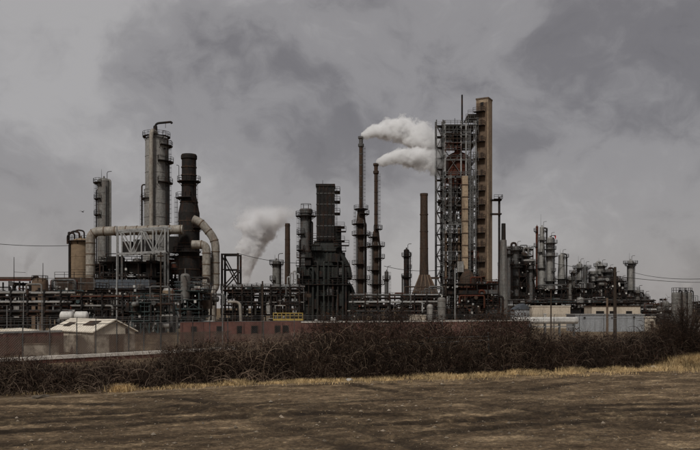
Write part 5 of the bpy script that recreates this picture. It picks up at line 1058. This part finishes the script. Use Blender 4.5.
# straw scraps and pebbles strewn over the field
n_ = 14000; fx = rg.uniform(-20, 26, n_); fy = 18+rg.random(n_)**1.2*26; k = (fy < hedge_y(fx)-.5) & (np.abs(fx/fy) < .55) & (rg.random(n_) < np.clip(.3+2.2*vn(fx*.25, fy*.7), 0, 1)); fx, fy = fx[k], fy[k]
o = blades('straw_scraps', fx, fy, rg.uniform(.015, .05, len(fx)), None, .008); tag(o, 'scattered short straw scraps on the bare dirt field', 'straw', None, 'stuff')
n_ = 5000; fx = rg.uniform(-20, 26, n_); fy = 17+rg.random(n_)**1.1*27; k = (fy < hedge_y(fx)-.2) & (np.abs(fx/fy) < .55); fx, fy = fx[k], fy[k]; n_ = len(fx)
oct_ = np.array([(1, 0, 0), (0, 1, 0), (-1, 0, 0), (0, -1, 0), (0, 0, .7), (0, 0, -.4)]); sz = rg.choice([.015, .025, .04, .07], n_, p=[.5, .3, .16, .04])
V = (oct_[None]*(1+rg.normal(0, .25, (n_, 6, 1)))*sz[:, None, None]+np.stack([fx, fy, gz(fx, fy)+sz*.2], 1)[:, None]).reshape(-1, 3)
f8 = np.array([(0, 1, 4), (1, 2, 4), (2, 3, 4), (3, 0, 4), (1, 0, 5), (2, 1, 5), (3, 2, 5), (0, 3, 5)]); F = (np.arange(n_)[:, None, None]*6+f8[None]).reshape(-1, 3)
o = fastmesh('pebbles', V, F, 'stone'); tag(o, 'pebbles strewn over the bare dirt field', 'pebbles', None, 'stuff')
def lump_obj(name, label, px, py, size, mt, seed, cat):
    Y = EYE*FPX/(py-HOR); x, y = X(px, Y), Y; rr = random.Random(seed); import bmesh
    bm = bmesh.new(); bmesh.ops.create_icosphere(bm, subdivisions=2, radius=1)
    for v in bm.verts: v.co = Vector((v.co.x*size[0], v.co.y*size[1], v.co.z*size[2]))*(1+rr.uniform(-.22, .22))
    for v in bm.verts: v.co.z = max(v.co.z, -size[2]*.4)
    me = bpy.data.meshes.new(name); bm.to_mesh(me); bm.free(); me.materials.append(MAT[mt]); o = link(name, me); o.location = (x, y, float(gz(x, y))+size[2]*.3); o.rotation_euler.z = rr.random()*3; tag(o, label, cat, 'rubble at the hedge foot')
lump_obj('concrete_lump', 'pale concrete lump at the hedge foot below the coker tower', 506, 371.5, (.34, .2, .2), 'concrete', 1, 'rubble')
lump_obj('concrete_lump', 'small white lump in the straw below the steaming stacks', 349, 381.5, (.26, .15, .1), 'pipe_white', 2, 'rubble')
lump_obj('concrete_lump', 'grey lump in straw left of the large straw tuft', 653, 370, (.45, .2, .16), 'concrete', 3, 'rubble')
lump_obj('concrete_lump', 'grey lump beside the lone straw tuft', 92, 389.5, (.3, .16, .12), 'stone', 4, 'rubble')
lump_obj('concrete_lump', 'flat grey lump at the far left hedge foot', 40, 397, (.4, .2, .08), 'stone', 5, 'rubble')
# a bird gliding at the left
bl = P(82.5, 212, 160); t = thing('bird', 'tiny dark bird gliding in the sky at left', 'bird', bl)
MB().sweep([(-.3, 0, 0), (-.15, 0, .02), (.1, 0, .03), (.25, 0, .0), (.42, 0, -.02)], [.02, .07, .09, .06, .015], 8).build('body', 'steel_dark', t)
for sg in (-1, 1): MB().add([(.12, 0, .05), (-.1, 0, .05), (-.12, sg*.35, .2), (-.2, sg*.75, .13), (.06, sg*.36, .22), (.12, 0, .07), (-.1, 0, .07), (-.12, sg*.35, .22), (-.2, sg*.75, .145), (.06, sg*.36, .24)], [(0, 1, 2, 4), (4, 2, 3), (5, 9, 7, 6), (9, 8, 7), (0, 4, 9, 5), (4, 3, 8, 9), (1, 6, 7, 2), (2, 7, 8, 3)]).build('wing', 'steel_dark', t)
t.rotation_euler.z = R(70)
# ================================================================== STEAM
def plume(name, label, px, py, Y, size, axis_, off, rad, fade, dens, nscale, seed, wisp=.55, col=(.999, .999, .999), back=0):
    """Steam as a volume: a closed box whose density follows a bent, widening core broken up by noise (object coordinates in metres)."""
    s = Y/FPX; x0, x1, z0, z1 = [q*s for q in size]; yr = max(abs(c) for c in rad)*s*1.6 if False else (rad[0]+rad[1]*fade[1]+6)*s
    mb = MB().box(x0, x1, -yr, yr, z0, z1); key = 'steam_'+str(seed)
    m = bpy.data.materials.new(key); m.use_nodes = True; t = m.node_tree; t.nodes.clear(); MAT[key] = m
    tc = N(t, 'ShaderNodeTexCoord').outputs['Object']; sp = N(t, 'ShaderNodeSeparateXYZ'); L(t, tc, sp.inputs[0]); xx, yy, zz = sp.outputs
    a, o_ = (xx, zz) if axis_ == 'x' else (zz, xx)
    a_ = mth(t, 'DIVIDE', a, s)                                                     # along the plume, photograph pixels
    ctr = mth(t, 'ADD', mth(t, 'MULTIPLY', a_, off[0]), mth(t, 'MULTIPLY', mth(t, 'MULTIPLY', a_, a_), off[1]))
    do = mth(t, 'SUBTRACT', mth(t, 'DIVIDE', o_, s), ctr); dy = mth(t, 'DIVIDE', yy, s)
    dist = mth(t, 'SQRT', mth(t, 'ADD', mth(t, 'MULTIPLY', do, do), mth(t, 'MULTIPLY', dy, dy)))
    rr_ = mth(t, 'ADD', mth(t, 'MULTIPLY', mth(t, 'POWER', mth(t, 'MAXIMUM', a_, .01), rad[2]), rad[1]), rad[0])
    sc_ = mapping(t, tc, (1/s, 1/s, 1/s), (seed*13.7, seed*5.1, seed*3.3))
    n1 = noise(t, sc_, nscale, 3, .55); n2 = noise(t, sc_, nscale*3.1, 6, .68)
    nn = mth(t, 'ADD', mth(t, 'MULTIPLY', mth(t, 'SUBTRACT', n1, .5), 2.4), mth(t, 'MULTIPLY', mth(t, 'SUBTRACT', n2, .5), 1.5))
    e = mth(t, 'ADD', mth(t, 'SUBTRACT', 1., mth(t, 'DIVIDE', dist, rr_)), mth(t, 'MULTIPLY', nn, wisp))
    d = mth(t, 'SMOOTH_MIN', mth(t, 'MAXIMUM', mth(t, 'MULTIPLY', e, 2.4), 0.), 1., .3)
    fd = N(t, 'ShaderNodeMapRange'); fd.interpolation_type = 'SMOOTHSTEP'; L(t, a_, fd.inputs[0])
    for i, v in enumerate((fade[0], fade[1], 1., 0.)): fd.inputs[i+1].default_value = v
    d = mth(t, 'MULTIPLY', mth(t, 'MULTIPLY', d, fd.outputs[0]), mth(t, 'MULTIPLY', mth(t, 'GREATER_THAN', a_, 0.), dens))
    vol = N(t, 'ShaderNodeVolumePrincipled'); vol.inputs['Color'].default_value = (*col, 1); vol.inputs['Anisotropy'].default_value = 0.; L(t, d, vol.inputs['Density'])
    out = N(t, 'ShaderNodeOutputMaterial'); L(t, vol.outputs[0], out.inputs['Volume'])
    o = mb.build(name, key); o.location = P(px, py, Y); o.location.y += back; tag(o, label, 'steam', 'steam plumes', 'stuff'); return o
plume('steam_plume', 'white steam plume from the taller steaming stack', 361, 136, 262, (0, 88, -40, 24), 'x', (.42, -.0072), (3.2, .82, .66), (34, 92), 2.2, .085, 1, .7)
plume('steam_plume', 'white steam plume from the shorter steaming stack', 376, 163, 255, (0, 72, -26, 24), 'x', (.32, -.0052), (2.8, .74, .66), (28, 76), 2.2, .095, 2, .7)
plume('steam_plume', 'grey cone of steam rising left of the dark heater', 246, 287, 300, (-22, 56, 0, 84), 'z', (-.02, .0042), (2., .29, 1.03), (50, 83), 1.3, .075, 3, .7, (.98, .98, .985))
plume('steam_plume', 'thin white steam above the silos', 684, 294, 215, (-10, 14, 0, 16), 'z', (.1, .02), (2., .4, 1.), (4, 15), .6, .14, 4, .6)
plume('steam_plume', 'faint distant smoke puff at the left edge', 26, 276, 500, (-16, 18, 0, 34), 'z', (.0, .012), (1.5, .28, 1.), (8, 33), .09, .1, 5, .6, (.6, .6, .62))
